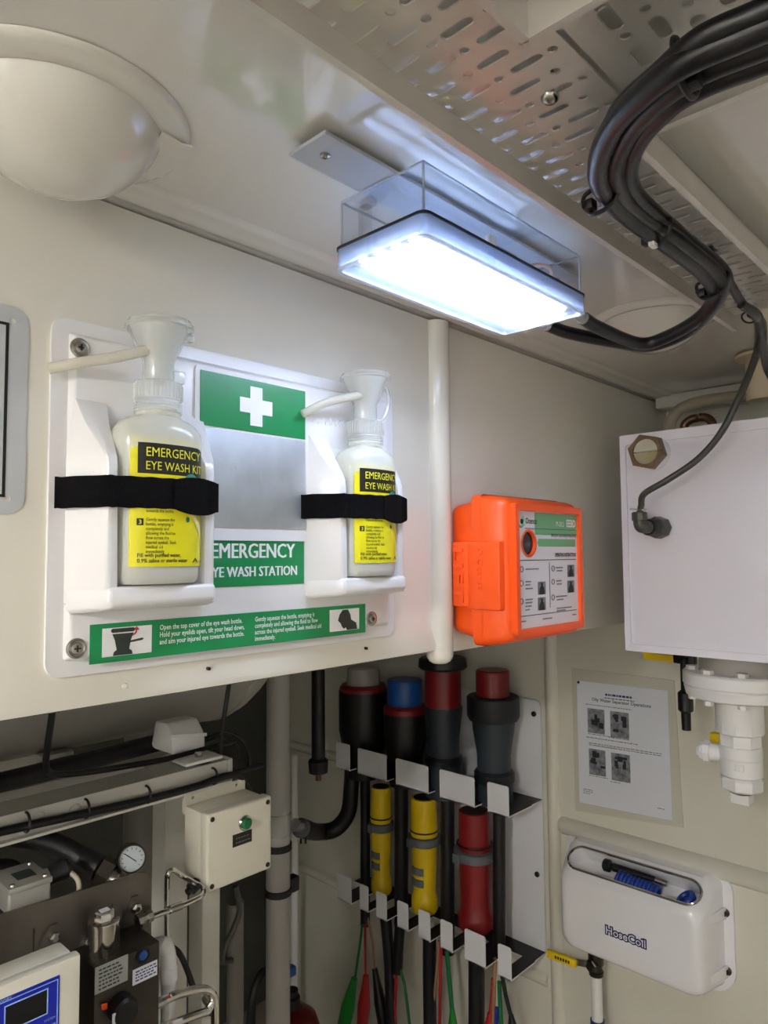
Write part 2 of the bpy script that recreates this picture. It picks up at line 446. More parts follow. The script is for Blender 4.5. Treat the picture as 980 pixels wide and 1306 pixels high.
b_ = obj('bolt', MB().lathe(p, -EZ, [(-.022, .0035), (0, .0035), (0, .0078), (.002, .0072), (.0042, .005), (.005, .001)], 16), 'steel', t)
for x_ in (.12, .9): obj('hanger', MB().box(x_-.012, x_+.012, .29, .315, ZW, ZC), 'tray_metal', t)

# ================================================================== EMERGENCY LAMP
lx0, lx1, ly0, ly1, lz = .514, .840, .432, .562, 1.885
t = thing('mounting_strip', (.66, .501, ZC-.012), 'flat grey mounting strip bolted to the ceiling above the lamp', 'bracket')
obj('bar', MB().box(.4235, .905, .4745, .5285, ZC-.0115, ZC-.0075, .0006, 1), 'strip_grey', t)
for x_ in (.447, .885):
    obj('spacer', MB().cyl((x_, .501, ZC-.0075), (x_, .501, ZC), .012), 'black_rubber', t)
    obj('bolt', MB().lathe((x_, .501, ZC-.0115), -EZ, [(0, .0052), (.0018, .0050), (.003, .003), (.0022, .0016)], 16), 'steel', t)
t = thing('emergency_lamp', (.677, .497, 1.86), 'clear rectangular emergency lamp with lit prismatic lens under the ceiling', 'lamp')
W = .0022
m = MB()
ax0, ax1, ay0, ay1, zt = lx0+.006, lx1-.006, ly0+.006, ly1-.006, ZC-.0125
m.box(ax0, ax1, ay0, ay0+W, lz, zt); m.box(ax0, ax1, ay1-W, ay1, lz, zt)
m.box(ax0, ax0+W, ay0+W, ay1-W, lz, zt); m.box(ax1-W, ax1, ay0+W, ay1-W, lz, zt)
m.box(ax0, ax1, ay0, ay1, zt, zt+.001)
hs = obj('housing', m, 'lamp_clear', t)
m = MB()
for (a, b, c, d) in ((ax0-.001, ax1+.001, ay0-.001, ay0+.001), (ax0-.001, ax1+.001, ay1-.001, ay1+.001), (ax0-.001, ax0+.001, ay0, ay1), (ax1-.001, ax1+.001, ay0, ay1)):
    m.box(a, b, c, d, zt-.002, zt)
for a in (ax0, ax1):
    for c in (ay0, ay1): m.box(a-.001, a+.001, c-.001, c+.001, lz, zt)
obj('housing_edge', m, 'edge_clear', hs)
m = MB(); m.plate(rrect(lx0-.001, lx1+.001, ly0-.001, ly1+.001, .010), [rrect(lx0+.006, lx1-.006, ly0+.006, ly1-.006, .006)], (0, 0, lz-.0008), EX, EY, EZ, .0026)
obj('gasket', m, 'black_rubber', t)
m = MB(); zb = 1.8635
m.plate(rrect(lx0, lx1, ly0, ly1, .010), [], (0, 0, zb-.002), EX, EY, EZ, .002)
ln = obj('lens', m, 'lens_clear', t)
m = MB(); m.plate(rrect(lx0, lx1, ly0, ly1, .010), [rrect(lx0+W, lx1-W, ly0+W, ly1-W, .008)], (0, 0, zb), EX, EY, EZ, lz-.001-zb)
obj('lens_frame', m, 'frame_clear', ln)
m = MB(); m.plate(rrect(lx0-.0004, lx1+.0004, ly0-.0004, ly1+.0004, .010), [rrect(lx0+.004, lx1-.004, ly0+.004, ly1-.004, .007)], (0, 0, zb-.0026), EX, EY, EZ, .0024)
obj('lens_border', m, 'edge_clear', ln)
m = MB(); pit = .0043
nx, ny = int((lx1-lx0-.016)/pit), int((ly1-ly0-.016)/pit)
for i in range(nx):
    for j in range(ny):
        x_, y_ = lx0+.008+i*pit, ly0+.008+j*pit; z_ = zb-.0021
        m._add([(x_, y_, z_), (x_+pit*.94, y_, z_), (x_+pit*.94, y_+pit*.94, z_), (x_, y_+pit*.94, z_), (x_+pit*.47, y_+pit*.47, z_-.0016)], [(0, 1, 4), (1, 2, 4), (2, 3, 4), (3, 0, 4)])
obj('prism_pattern', m, 'prism_clear', ln, kind='stuff', smooth=False)
m = MB()
for y_ in (ly0-.0006, ly1-.0008):
    for x_ in (lx0+.105, lx0+.215):
        m.box(x_, x_+.003, y_, y_+.0014, zb, lz-.003); m.box(x_+.010, x_+.013, y_, y_+.0014, zb, lz-.003)
for y_ in (ly0+.065,):
    m.box(lx0-.0006, lx0+.001, y_, y_+.003, zb-.002, lz-.003); m.box(lx0-.0006, lx0+.001, y_+.010, y_+.013, zb-.002, lz-.003)
obj('lens_rib', m, 'lens_clear', ln)
obj('gear_tray', MB().box(lx0+.010, lx1-.010, ly0+.010, ly1-.010, lz-.0125, lz-.010), 'gear_cloudy', t)
for k in range(4):
    y_ = ly0+.029+k*.0242
    obj('led_strip', MB().box(lx0+.015, lx1-.015, y_-.0055, y_+.0055, lz-.0155, lz-.0135), 'led', t)
m = MB(); m.box(lx0-.003, lx0+.006, .508, .522, lz-.004, lz+.034, .002); m.box(lx0+.001, lx0+.012, .506, .524, lz+.034, lz+.044, .003)
obj('clip', m, 'lamp_clear', t)
obj('battery_pack', MB().hull([(x, y, z) for x in (.655, .715) for y in (.455, .475) for z in (lz+.004, lz+.024)]+[(.735, .462, lz+.006)], .003), 'battery_blue', hs)
obj('connector', MB().box(.648, .664, .449, .457, lz+.010, lz+.028, .003), 'pvc_white', hs)
obj('wire', MB().tube([(.73, .462, lz+.008), (.755, .455, lz+.024), (.785, .452, lz+.026), (.795, .462, lz+.012), (.775, .47, lz+.005)], .0022, 8), 'wire_pink', hs)
obj('wire', MB().tube([(.735, .468, lz+.008), (.76, .462, lz+.016), (.79, .458, lz+.018), (.80, .468, lz+.006)], .0018, 8), 'wire_pink', hs)
# cable glands on the far end, cables start here
g1 = V((lx1, .459, 1.875)); g2 = V((lx1, .519, 1.877))
gdir1 = (at(790, 425, Z=1.868)-g1).normalized(); gdir2 = V((1, -.12, -.02)).normalized()
g1e = g1+V((.012, 0, -.004)); 
for g, gd in ((g1, V((1, -.10, -.14)).normalized()), (g2, V((1, -.25, -.1)).normalized())):
    a = obj('cable_gland', MB().lathe(g-gd*.012, gd, [(0, .008), (.016, .008), (.016, .0075), (.043, .0075), (.043, .0085), (.05, .0085), (.052, .007)], 18), 'pvc_grey', t)

# ================================================================== CABLES UNDER THE TRAY
def C(px, py, z): return at(px, py, Z=z)
d1 = V((1, -.10, -.14)).normalized(); d2 = V((1, -.25, -.1)).normalized()
R1 = .0092
def cable(name, pts, r, m, label, grp=None, n=12): return tag(obj(name, MB().tube(pts, r, n), m), label, 'cable', grp)
cable('lamp_cable', [g1+d1*.036, g1+d1*.075, C(815, 438, 1.858), C(850, 430, 1.862), C(893, 405, 1.872), C(912, 376, 1.884), C(896, 348, 1.892), C(850, 312, 1.894), C(800, 276, 1.894), C(768, 240, 1.892), C(764, 205, 1.888), C(783, 160, 1.882), C(825, 115, 1.874), C(880, 77, 1.868), C(960, 42, 1.868), C(1060, 0, 1.87)], R1, 'black_cable',
      'thick black cable leaving the near gland of the lamp', 'thick black cables tied along the tray')
cable('lamp_cable', [g2+d2*.036, g2+d2*.08, C(790, 437, 1.862), C(830, 441, 1.86), C(876, 424, 1.866), C(906, 396, 1.874), C(921, 368, 1.886), C(910, 345, 1.896), C(865, 308, 1.90), C(812, 270, 1.90), C(788, 238, 1.898), C(786, 205, 1.895), C(806, 163, 1.89), C(846, 122, 1.882), C(892, 92, 1.877), C(965, 62, 1.875), C(1060, 25, 1.876)], R1, 'black_cable',
      'thick black cable leaving the far gland of the lamp', 'thick black cables tied along the tray')
cable('tray_cable', [at(985, 520, X=1.75)+V((0, .04, .1)), C(972, 440, 1.88), C(968, 404, 1.885), C(948, 388, 1.892), C(933, 364, 1.90), C(921, 344, 1.906), C(880, 310, 1.908), C(830, 268, 1.907), C(806, 240, 1.906), C(803, 208, 1.903), C(821, 170, 1.898), C(858, 132, 1.892), C(905, 105, 1.888), C(970, 80, 1.886), C(1060, 45, 1.887)], lambda s: .0058 if s < .3 else min(.0092, .0058+(s-.3)*.05), 'black_cable',
      'black cable deepest in the tray that drops behind the tank', 'thick black cables tied along the tray')
cable('tray_cable', [C(893, 52, 1.874), C(845, 92, 1.88), C(793, 140, 1.888), C(772, 190, 1.893)][::-1]+[C(960, 22, 1.874), C(1060, -20, 1.874)], R1*.95, 'black_cable',
      'black cable uppermost of the bundle at the top right corner', 'thick black cables tied along the tray')
def tie(pts, r, label, hd=None):
    t = thing('cable_tie', pts[0], label, 'cable tie', 'cable ties holding the thick cables')
    obj('band', MB().tube(list(pts)+[pts[0]], r, 8, 5), 'black_plastic', t)
    h = pts[0] if hd is None else hd
    obj('tie_head', MB().box(h.x-.006, h.x+.006, h.y-.005, h.y+.005, h.z-.005, h.z+.005, .0015), 'black_plastic', t)
def loop(px0, py0, px1, py1, z, th_=.014):
    a = C(px0, py0, z); b = C(px1, py1, z); d = (b-a).normalized()
    return [a-d*.003, a+V((0, 0, -th_))*.8+d*.006, (a+b)/2+V((0, 0, -th_)), b+V((0, 0, -th_))*.8-d*.006, b+d*.003, b+V((0, 0, th_*.8)), a+V((0, 0, th_*.8))]
tie(loop(748, 262, 788, 240, 1.895), .0022, 'black cable tie at the bend of the cables on the tray', C(753, 262, 1.890))
tie(loop(828, 306, 853, 290, 1.897, .013), .002, 'black cable tie with cut white tail midway along the cables')
tie(loop(892, 372, 926, 358, 1.890, .014), .0022, 'black cable tie nearest the dome beyond the lamp', C(896, 374, 1.886))
tie(loop(862, 72, 888, 108, 1.876, .015), .0024, 'black cable tie with bulky head at the top right', C(884, 103, 1.866))
tag(obj('cut_tail', MB().box(*[v for p in [C(832, 311, 1.884)] for v in (p.x-.004, p.x+.009, p.y-.003, p.y+.003, p.z-.003, p.z+.003)], .001), 'pvc_white'), 'white cut tag on the cables midway along the tray', 'tag')
# ring hook on the tray edge
p = C(955, 405, 1.895)
tag(obj('ring_hook', MB().torus(p, V((-.7, -.6, .3)), .0095, .0014, 24, 6), 'black_plastic'), 'small black ring hanging at the end of the cable tray', 'ring')
obj_p = None

# ================================================================== EYE WASH STATION
YB = .737      # face of the raised board
sx0, sx1 = .2865, .803
t = thing('eye_wash_station', (.545, YA, 1.428), 'white wall board of the eye wash station with green signs and mirror', 'eye wash station')
base = obj('back_plate', MB().prism(rrect(sx0, sx1, 1.428, 1.802, .016), (0, YA-.0045, 0), EX, EZ, EY, .0045), 'board_white', t)
m = MB(); m.hull([(x, y, z) for (x0, x1, z0, z1, y) in ((sx0+.016, sx1-.014, 1.444, 1.788, YA-.004), (sx0+.021, sx1-.019, 1.449, 1.783, YB)) for x in (x0, x1) for z in (z0, z1)], .003, 3)
board = obj('raised_board', m, 'board_white', t)
# sign frame
m = MB(); m.prism(rrect(.448, .623, 1.570, 1.780, .006), (0, YB-.003, 0), EX, EZ, EY, .0035)
obj('sign_frame', m, 'board_white', t)
YF = YB-.003
gs = obj('green_cross_sign', MB().box(.4545, .6165, YF-.001, YF, 1.7075, 1.7735), 'print_green', t)
cx, cz, ca, cb = .5355, 1.7405, .025, .0093
obj('white_cross', MB().prism([(-cb, -ca), (cb, -ca), (cb, -cb), (ca, -cb), (ca, cb), (cb, cb), (cb, ca), (-cb, ca), (-cb, cb), (-ca, cb), (-ca, -cb), (-cb, -cb)], (cx, YF-.0014, cz), EX, EZ, EY, .0005), 'print_white', gs)
obj('mirror', MB().box(.4545, .6165, YF-.0012, YF, 1.5855, 1.7045), 'mirror_steel', t)
mir = bpy.data.objects['mirror']
m = MB()
for a, b, c in ((313, 612, 316), (333, 604, 334), (300, 590, 302)):
    p = at(a, b, Y=YF-.0013); q = at(c, b+9, Y=YF-.0013)
    m.tube([p, (p+q)/2+V((-.001, 0, 0)), q], .0005, 5)
obj('scratch_mark', m, 'scratch', mir)
es = obj('green_name_sign', MB().box(.4545, .6165, YB-.001, YB+.004, 1.5135, 1.5795), 'print_green', t)
m = MB()
for k in range(3):
    m.text('EMERGENCY', (.5350+k*.0006, YB-.001, 1.5485), EX, EZ, .0262, w=-EY, align='CENTER', stretch=.86, lift=.0004+k*.00015)
    m.text('EYE WASH STATION', (.5350+k*.0005, YB-.001, 1.5255), EX, EZ, .0178, w=-EY, align='CENTER', stretch=.84, lift=.0004+k*.00015)
obj('lettering', m, 'print_white', es, smooth=False)
# long instruction strip
s0, s1 = at(114.5, 797, Y=YB), at(465.5, 769, Y=YB); s2 = at(116, 847.5, Y=YB)
X0, X1, Z1, Z0 = s0.x, s1.x, s0.z, s2.z
st = obj('instruction_strip', MB().box(X0, X1, YB-.001, YB, Z0, Z1), 'print_green', t)
def U(f): return X0+(X1-X0)*f
for a, b in ((130, 193), (420, 457.5)):
    obj('picture_panel', MB().box(at(a, 800, Y=YB).x, at(b, 800, Y=YB).x, YB-.0014, YB-.0009, Z0+.006, Z1-.005), 'print_white', st)
m = MB(); xc = at(156, 820, Y=YB).x; zz = Z0+.0065
yy = YB-.0019
def flat(mb, pts): mb.prism(pts, (0, yy, 0), EX, EZ, EY, .0004)
flat(m, [(xc-.011, zz), (xc+.011, zz), (xc+.010, zz+.004), (xc+.007, zz+.006), (xc+.009, zz+.016), (xc+.012, zz+.023), (xc-.012, zz+.023), (xc-.009, zz+.016), (xc-.007, zz+.006), (xc-.010, zz+.004)])
flat(m, stadium(xc, zz+.0265, .027, .0022)); flat(m, [(xc+.007, zz+.0125), (xc+.022, zz+.014), (xc+.024, zz+.0155), (xc+.022, zz+.0165), (xc+.007, zz+.0145)])
obj('pictogram', m, 'print_dark', st, smooth=False); m = MB()
xc = at(439, 800, Y=YB).x
flat(m, [(xc-.010, zz+.022), (xc-.004, zz+.0285), (xc+.006, zz+.0285), (xc+.011, zz+.021), (xc+.012, zz+.014), (xc+.022, zz+.009), (xc+.024, zz), (xc+.004, zz), (xc+.002, zz+.004), (xc-.002, zz+.002), (xc-.006, zz+.006), (xc-.008, zz+.010), (xc-.013, zz+.014)])
obj('pictogram', m, 'print_dark', st, smooth=False)
m = MB(); xa_ = at(172, 812, Y=YB).x; m.tube([(xa_-.004, yy, zz+.020), (xa_, yy, zz+.0225), (xa_+.001, yy, zz+.026)], .0008, 6); flat(m, [(xa_-.0025, zz+.0255), (xa_+.0045, zz+.0255), (xa_+.001, zz+.0295)])
obj('red_arrow', m, 'print_red', st, smooth=False)
m = MB()
for body, f in (('Open the top cover of the eye wash bottle.\nHold your eyelids open, tilt your head down,\nand aim your injured eye towards the bottle.', .232),
                ('Gently squeeze the bottle, emptying it\ncompletely and allowing the fluid to flow\nacross the injured eyeball. Seek medical aid\nimmediately.', .535)):
    pa, pb = ((203, 311) if f < .4 else (324.5, 409))
    pa, pb = at(pa, 800, Y=YB).x, at(pb, 800, Y=YB).x
    m.text(body, (pa, YB-.001, Z1-.0115), EX, EZ, .0082, w=-EY, bold=.012, space=.98, width=pb-pa)
obj('lettering', m, 'print_white', st, smooth=False)
m = MB()
m.text('MAAGR', (.655, YB, 1.7335), EX, EZ, .0145, w=-EY, lift=0, ext=.0008)
m.prism([(0, 0), (.004, .008), (.008, .010), (.012, .008), (.014, 0), (.011, 0), (.010, .006), (.0075, .004), (.005, .006), (.003, 0)], (.631, YB-.0008, 1.7335), EX, EZ, EY, .001)
obj('embossed_mark', m, 'board_white', board, smooth=False)
for px, py in ((102, 444), (97, 827), (474, 789)):
    p = at(px, py, Y=YB)
    s_ = obj('screw', MB().lathe((p.x, YB, p.z), -EY, [(0, .0105), (.0012, .0105), (.0018, .0085), (.0012, .0075), (.0012, .0066), (.0032, .0060), (.0042, .0035), (.0038, .0008)], 24), 'steel', t)
    m = MB(); m.box(p.x-.0035, p.x+.0035, YB-.0047, YB-.0038, p.z-.0007, p.z+.0007); m.box(p.x-.0007, p.x+.0007, YB-.0047, YB-.0038, p.z-.0035, p.z+.0035)
    obj('cross_slot', m, 'print_black', s_)
BX = (.3835, .7015)
BY, BA, BB = .703, .047, .0285
for cx in BX:
    m = MB(); yb = YB+.001; yf = .688
    for sgn in (-1, 1):
        rs = []
        for z, bo, fo, fi, y_ in ((1.500, .079, .052, .048, .700), (1.504, .083, .059, .048, .691), (1.512, .083, .0615, .049, yf), (1.640, .083, .0615, .0505, yf), (1.652, .083, .062, .0505, yf+.0015), (1.660, .0825, .064, .050, yf+.006), (1.690, .080, .0715, .046, yf+.030), (1.713, .077, .0745, .042, yb-.004), (1.7165, .076, .0745, .042, yb-.001)):
            rs.append([m.bm.verts.new((cx+sgn*x, y, z)) for x, y in ((bo, yb), (fo+(bo-fo)*.06+.0006, y_+(yb-y_)*.06), (fo-.001, y_+.0003), ((fo*.6+fi*.4), y_), (fi+.001, y_+.0008), (fi, y_+.003), (fi-.002, yb))])
        m.skin(rs)
    m.hull([(cx-.083, yb, 1.493), (cx+.083, yb, 1.493), (cx-.083, yb, 1.5215), (cx+.083, yb, 1.5215), (cx-.060, .692, 1.497), (cx+.060, .692, 1.497), (cx-.0605, .681, 1.503), (cx+.0605, .681, 1.503), (cx-.0605, .683, 1.5205), (cx+.0605, .683, 1.5205)], .004, 3)
    m.box(cx-.055, cx+.055, YB-.004, YB+.001, 1.515, 1.70, .001)
    obj('bottle_holder', m, 'board_white', t)
def bpt(cx, x, z, off=0.0):
    e = 2.5; xx = max(-.999, min(.999, x/(BA+off)))
    return V((cx+x, BY-(BB+off)*(1-abs(xx)**e)**(1/e), z))
def ribbon(path, z0, z1, th_, wob=0):
    """upright strap following a path seen from above"""
    m = MB(); pts = crom([V((x, y, 0)) for x, y in path], 6); n = len(pts); rs = []
    for i, p in enumerate(pts):
        d = (pts[min(i+1, n-1)]-pts[max(i-1, 0)]).normalized(); nn = V((-d.y, d.x, 0))
        a, b = z0+wob*math.sin(i*1.1), z1+wob*math.sin(i*.9+1)
        sl = .012*(p.x-pts[0].x)
        rs.append([m.bm.verts.new(p+nn*s_+EZ*(z+sl*0)) for s_, z in ((-th_/2, a), (th_/2, a), (th_/2, b), (-th_/2, b))])
    m.skin(rs); return m
for i, cx in enumerate(BX):
    f = lambda d, off: (bpt(cx, d, 0, off).x, bpt(cx, d, 0, off).y)
    path = [(cx-.0945, YB-.001), (cx-.086, .726), (cx-.066, .6865), (cx-.055, .6825), f(-.034, .002), f(-.018, .002), f(0, .002), f(.018, .002), f(.034, .002), (cx+.052, .6845), (cx+.063, .6845), (cx+.068, .693)]
    s_ = obj('strap', ribbon(path, 1.6005-.0005*i, 1.6325, .0026, .0003), 'black_fabric', t, label='black hook-and-loop strap')
    path = [f(.002, .0045), f(.018, .005), f(.034, .0055), (cx+.050, .6815), (cx+.062, .682)]
    mb = MB(); pts = [V((x, y, 0)) for x, y in path]; pts = crom(pts, 6); rs = []
    for k, p in enumerate(pts):
        q = k/(len(pts)-1); d = (pts[min(k+1, len(pts)-1)]-pts[max(k-1, 0)]).normalized(); nn = V((-d.y, d.x, 0))
        h = math.sin(math.pi*q)**.6 if 0 < q < 1 else 0
        a, b = 1.602-.007*h, 1.631+.0045*h
        rs.append([mb.bm.verts.new(p+nn*s2+EZ*z) for s2, z in ((-.0014, a), (.0014, a), (.0014, b), (-.0014, b))])
    mb.skin(rs); obj('strap_end', mb, 'black_fabric', s_)

# ---- bottles
def fine(outline):
    m = MB(); m.bm.faces.new([m.bm.verts.new((x, 0, z)) for x, z in outline])
    bmesh.ops.triangulate(m.bm, faces=m.bm.faces[:])
    bmesh.ops.subdivide_edges(m.bm, edges=m.bm.edges[:], cuts=5, use_grid_fill=True); return m
def bottle(cx, first, label):
    t = thing('eye_wash_bottle', (cx, BY, 1.522), label, 'bottle', 'eye wash bottles in the station')
    z0 = 1.5225
    sc = [(0, .90, 2.5), (.003, .96, 2.5), (.008, .985, 2.5), (.03, .985, 2.5), (.09, .97, 2.5), (.115, .975, 2.5), (.138, 1.02, 2.5), (.152, 1.045, 2.5), (.163, 1.01, 2.45), (.170, .90, 2.35), (.175, .74, 2.2), (.1775, .56, 2.05)]
    secs = [(cx, BY, z0+z, BA*s_, BB*s_ + (0 if s_ > .8 else (BA-BB)*s_*(.8-s_)/.24*.55), e) for z, s_, e in sc]
    secs += [(cx, BY, z0+.179, .0235, .0235, 2), (cx, BY, z0+.187, .0235, .0235, 2)]
    obj('bottle_body', MB().sect(secs, 56), 'bottle_cloudy', t, sharp=50)
    # screw cap with ribs
    m = MB(); pr = [(0, .0245)]
    for k in range(4): pr += [(.002+k*.003, .0253), (.0035+k*.003, .0244)]
    pr += [(.014, .0245), (.0145, .0252), (.033, .0252), (.0345, .0235), (.0345, .019)]
    m.lathe((cx, BY, z0+.182), EZ, pr, 40)
    for k in range(36):
        a = 2*math.pi*k/36; m.cyl((cx+.0252*math.cos(a), BY+.0252*math.sin(a), z0+.198), (cx+.0252*math.cos(a), BY+.0252*math.sin(a), z0+.214), .0009, n=5)
    obj('screw_cap', m, 'cup_clear', t)
    m = MB(); zc = z0+.2165
    pr = [(0, .0165), (.022, .0165), (.030, .0195), (.058, .0325), (.060, .0325), (.060, .0305), (.030, .0175), (.020, .0145), (.001, .0145)]
    m.lathe((cx, BY, zc), EZ, pr, 40, caps=False)
    cup = obj('eye_cup', m, 'cup_clear', t)
    obj('spout', MB().cyl((cx, BY, zc), (cx, BY, zc+.052), .006, .004), 'cup_clear', cup)
    m = MB(); zl = zc+.059
    m.lathe((cx+.001, BY, zl), V((-.04, 0, 1)), [(0, .0345), (.001, .0365), (.004, .0365), (.005, .0345), (.0085, .0338), (.0095, .031), (.008, .0285)], 44)
    lid = obj('lid', m, 'cup_clear', t)
    if first:
        obj('lid_tab', MB().box(cx+.0325, cx+.041, BY-.006, BY+.006, zl-.006, zl+.002, .0015), 'cup_clear', lid)
        obj('hinge_lug', MB().box(cx+.016, cx+.030, BY-.005, BY+.003, zc+.003, zc+.017, .0015), 'cup_clear', cup)
        tp = [V((cx-.008, BY-.008, zc+.036)), at(150, 455, Y=.705), at(110, 461, Y=.718), at(62, 470, Y=.735)]
    else:
        obj('lid_loop', MB().tube([(cx+.034, BY, zl+.002), (cx+.046, BY, zl-.008), (cx+.047, BY, zl-.030), (cx+.036, BY, zl-.050), (cx+.018, BY, zl-.056)], .0024, 8), 'cup_clear', lid)
        tp = [V((cx-.008, BY-.008, zc+.036)), at(437, 508, Y=.704), at(412, 515, Y=.713), at(386, 528, Y=.726)]
    obj('drain_tube', MB().tube(tp, .0056, 14), 'tube_cloudy', t)
    # label on the curved front
    Lx0, Lx1, Lz0, Lz1 = -.0405, .0455, 1.5405, 1.6745
    def wrapped(x0, x1, za, zb_, off, th_=.0004):
        m = MB(); n = 26; A = []
        for i in range(n+1):
            x = x0+(x1-x0)*i/n
            A.append([m.bm.verts.new(bpt(cx, x, z, o_)) for z, o_ in ((za, off-th_), (za, off), (zb_, off), (zb_, off-th_))])
        m.skin(A); return m
    lab = obj('label', wrapped(Lx0, Lx1, Lz0, Lz1, .0009, .0012), 'label_yellow', t)
    obj('title_band', wrapped(Lx0+.0058, Lx1, 1.6365, 1.6685, .0012), 'print_black', lab)
    fn = lambda x0, z_, off: (lambda c: bpt(cx, min(x0+c.x, .0462), z_+c.y, off))
    m = MB()
    m.text('EMERGENCY', V(), EX, EZ, .0136, bold=0, width=.0660, fn=fn(Lx0+.0125, 1.6545, .0015))
    m.text('EYE WASH KIT', V(), EX, EZ, .0128, bold=0, width=.0690, fn=fn(Lx0+.0125, 1.6405, .0015))
    obj('title_lettering', m, 'print_yellow', lab, smooth=False)
    m = MB()
    m.text('Before use, fill the\nbottle with purified\nwater, 0.9% saline or\nsterile water', V(), EX, EZ, .0048, bold=.008, space=.98, width=.033, fn=fn(Lx0+.0138, 1.6285, .0013))
    m.text('towards the bottle.', V(), EX, EZ, .0048, bold=.008, width=.030, fn=fn(Lx0+.0138, 1.5965, .0013))
    m.text('Gently squeeze the\nbottle, emptying it\ncompletely and\nallowing the fluid to\nflow across the\ninjured eyeball. Seek\nmedical aid\nimmediately', V(), EX, EZ, .0048, bold=.008, space=.98, width=.033, fn=fn(Lx0+.0138, 1.5875, .0013))
    m.text('Fill with purified water,\n0.9% saline or sterile water', V(), EX, EZ, .0056, bold=.02, space=1.0, width=.055, fn=fn(Lx0+.006, 1.5505, .0013))
    m.text('MAAGR', V(), EX, EZ, .0038, fn=fn(Lx0+.0790, 1.5440, .0013))
    obj('small_lettering', m, 'print_dark', lab, smooth=False)
    for z_, d in ((1.6265, '1'), (1.5855, '3')):
        nb = obj('number_box', wrapped(Lx0+.0055, Lx0+.0115, z_-.0025, z_+.0045, .0013), 'print_black', lab)
    m = MB()
    for z_, d in ((1.6265, '1'), (1.5855, '3')): m.text(d, V(), EX, EZ, .0062, bold=.02, fn=fn(Lx0+.0068, z_-.0012, .0016))
    obj('number', m, 'print_yellow', lab, smooth=False)
    m = fine(circle(0, 0, .0105, 20))
    for v in m.bm.verts: v.co = bpt(cx, min(Lx0+.0655+v.co.x, .0465), 1.6280+v.co.z*1.1, .0016)
    obj('figure_mark', m, 'label_teal', lab, smooth=False)
    m = fine([(0, 0), (.012, -.002), (.022, -.020), (.024, -.030), (.014, -.016), (.004, -.004)])
    for v in m.bm.verts: v.co = bpt(cx, min(Lx0+.060+v.co.x, .0465), 1.601+v.co.z*1.15, .0016)
    obj('figure_arm', m, 'label_pale', lab, smooth=False)
    m = MB(); m.plate(circle(0, 0, .0024, 12)+[(0, .0045)][:0], [], V(), EX, EZ, -EY, .0001)
    for v in m.bm.verts: v.co = bpt(cx, Lx0+.061+v.co.x, 1.590+v.co.z*1.3, .0014)
    obj('droplet', m, 'label_teal', lab, smooth=False)
    m = MB(); m.plate([(0, 0), (.0045, .005), (.009, 0), (.007, 0), (.0045, .003), (.002, 0)], [], V(), EX, EZ, -EY, .0001)
    for v in m.bm.verts: v.co = bpt(cx, Lx0+.068+v.co.x, 1.5445+v.co.z, .0013)
    obj('maker_mark', m, 'print_dark', lab, smooth=False)
bottle(BX[0], True, 'cloudy eye wash bottle in the left holder, lid tab hanging')
bottle(BX[1], False, 'cloudy eye wash bottle in the right holder, with looped lid strap')

# ================================================================== METAL NOTICE PLATE AT THE LEFT EDGE
p0, p1 = at(35, 520, Y=.749), at(20, 652, Y=.749)
t = thing('metal_sign', (.15, .749, 1.605), 'brushed aluminium sign plate with black border cut by the left edge', 'sign')
zt_, zb_ = at(20, 391, Y=.749).z, at(20, 656, Y=.749).z
xr = at(34, 520, Y=.749).x
h1, h2 = at(16, 409, Y=.749), at(9, 636, Y=.749)
pl = MB().plate(rrect(-.02, xr, zb_, zt_, .017), [circle(h1.x, h1.z, .0032), circle(h2.x, h2.z, .0032)], (0, .7485, 0), EX, EZ, EY, .0015)
obj('plate', pl, 'aluminium', t)
b0 = at(13, 412, Y=.748); b1 = at(5, 634, Y=.748)
m = MB(); bw = .0028; xb_ = (b0.x+b1.x)/2
m.box(xb_-bw, xb_, .7478, .7486, b1.z, b0.z); m.box(0, xb_-bw, .7478, .7486, b0.z-bw, b0.z); m.box(0, xb_-bw, .7478, .7486, b1.z, b1.z+bw)
obj('black_border', m, 'print_black', t)

# ================================================================== ORANGE BREATHING DEVICE CASE
t = thing('escape_device_case', (1.06, .75, 1.405), 'bright orange plastic case with white instruction label on the wall', 'case')
ex0, ex1, ez0, ez1 = .938, 1.186, 1.404, 1.648
m = MB(); m.hull([(x, y, z) for (x0, x1, z0, z1, y) in ((ex0+.012, ex1-.012, ez0+.018, ez1-.014, .75), (ex0+.002, ex1-.002, ez0+.008, ez1-.008, .69)) for x in (x0, x1) for z in (z0, z1)], .014, 4)
obj('case_back', m, 'orange_plastic', t, sharp=50)
m = MB(); m.hull([(x, y, z) for (x0, x1, z0, z1, y) in ((ex0, ex1, ez0, ez1, .700), (ex0, ex1, ez0+.001, ez1-.001, .665), (ex0+.012, ex1-.008, ez0+.008, ez1-.010, .632)) for x in (x0, x1) for z in (z0, z1)], .013, 4)
lid = obj('case_lid', m, 'orange_plastic', t, sharp=50)
m = MB(); m.hull([(x, y, z) for (d, y) in ((-.001, .689), (-.001, .683)) for x in (ex0+d, ex1-d) for z in (ez0+d, ez1-d)], .012, 4)
obj('seam_band', m, 'orange_plastic', t, sharp=50)
e0, e1 = .9655, 1.160; f0, f1 = 1.4315, 1.6205; ye = .6285
m = MB(); m.plate(rrect(e0-.010, e1+.010, f0-.012, f1+.012, .008), [rrect(e0, e1, f0, f1, .001)], (0, ye-.0065, 0), EX, EZ, EY, .012)
obj('label_frame', m, 'orange_plastic', lid)
hc = V((at(674, 693, Y=ye).x, 0, at(674, 693, Y=ye).z)); hr = .0195
m = MB(); m.plate([(e0, f0), (e1, f0), (e1, f1), (e0, f1)], [circle(hc.x, hc.z, hr, 28)], (0, ye-.0005, 0), EX, EZ, EY, .0015)
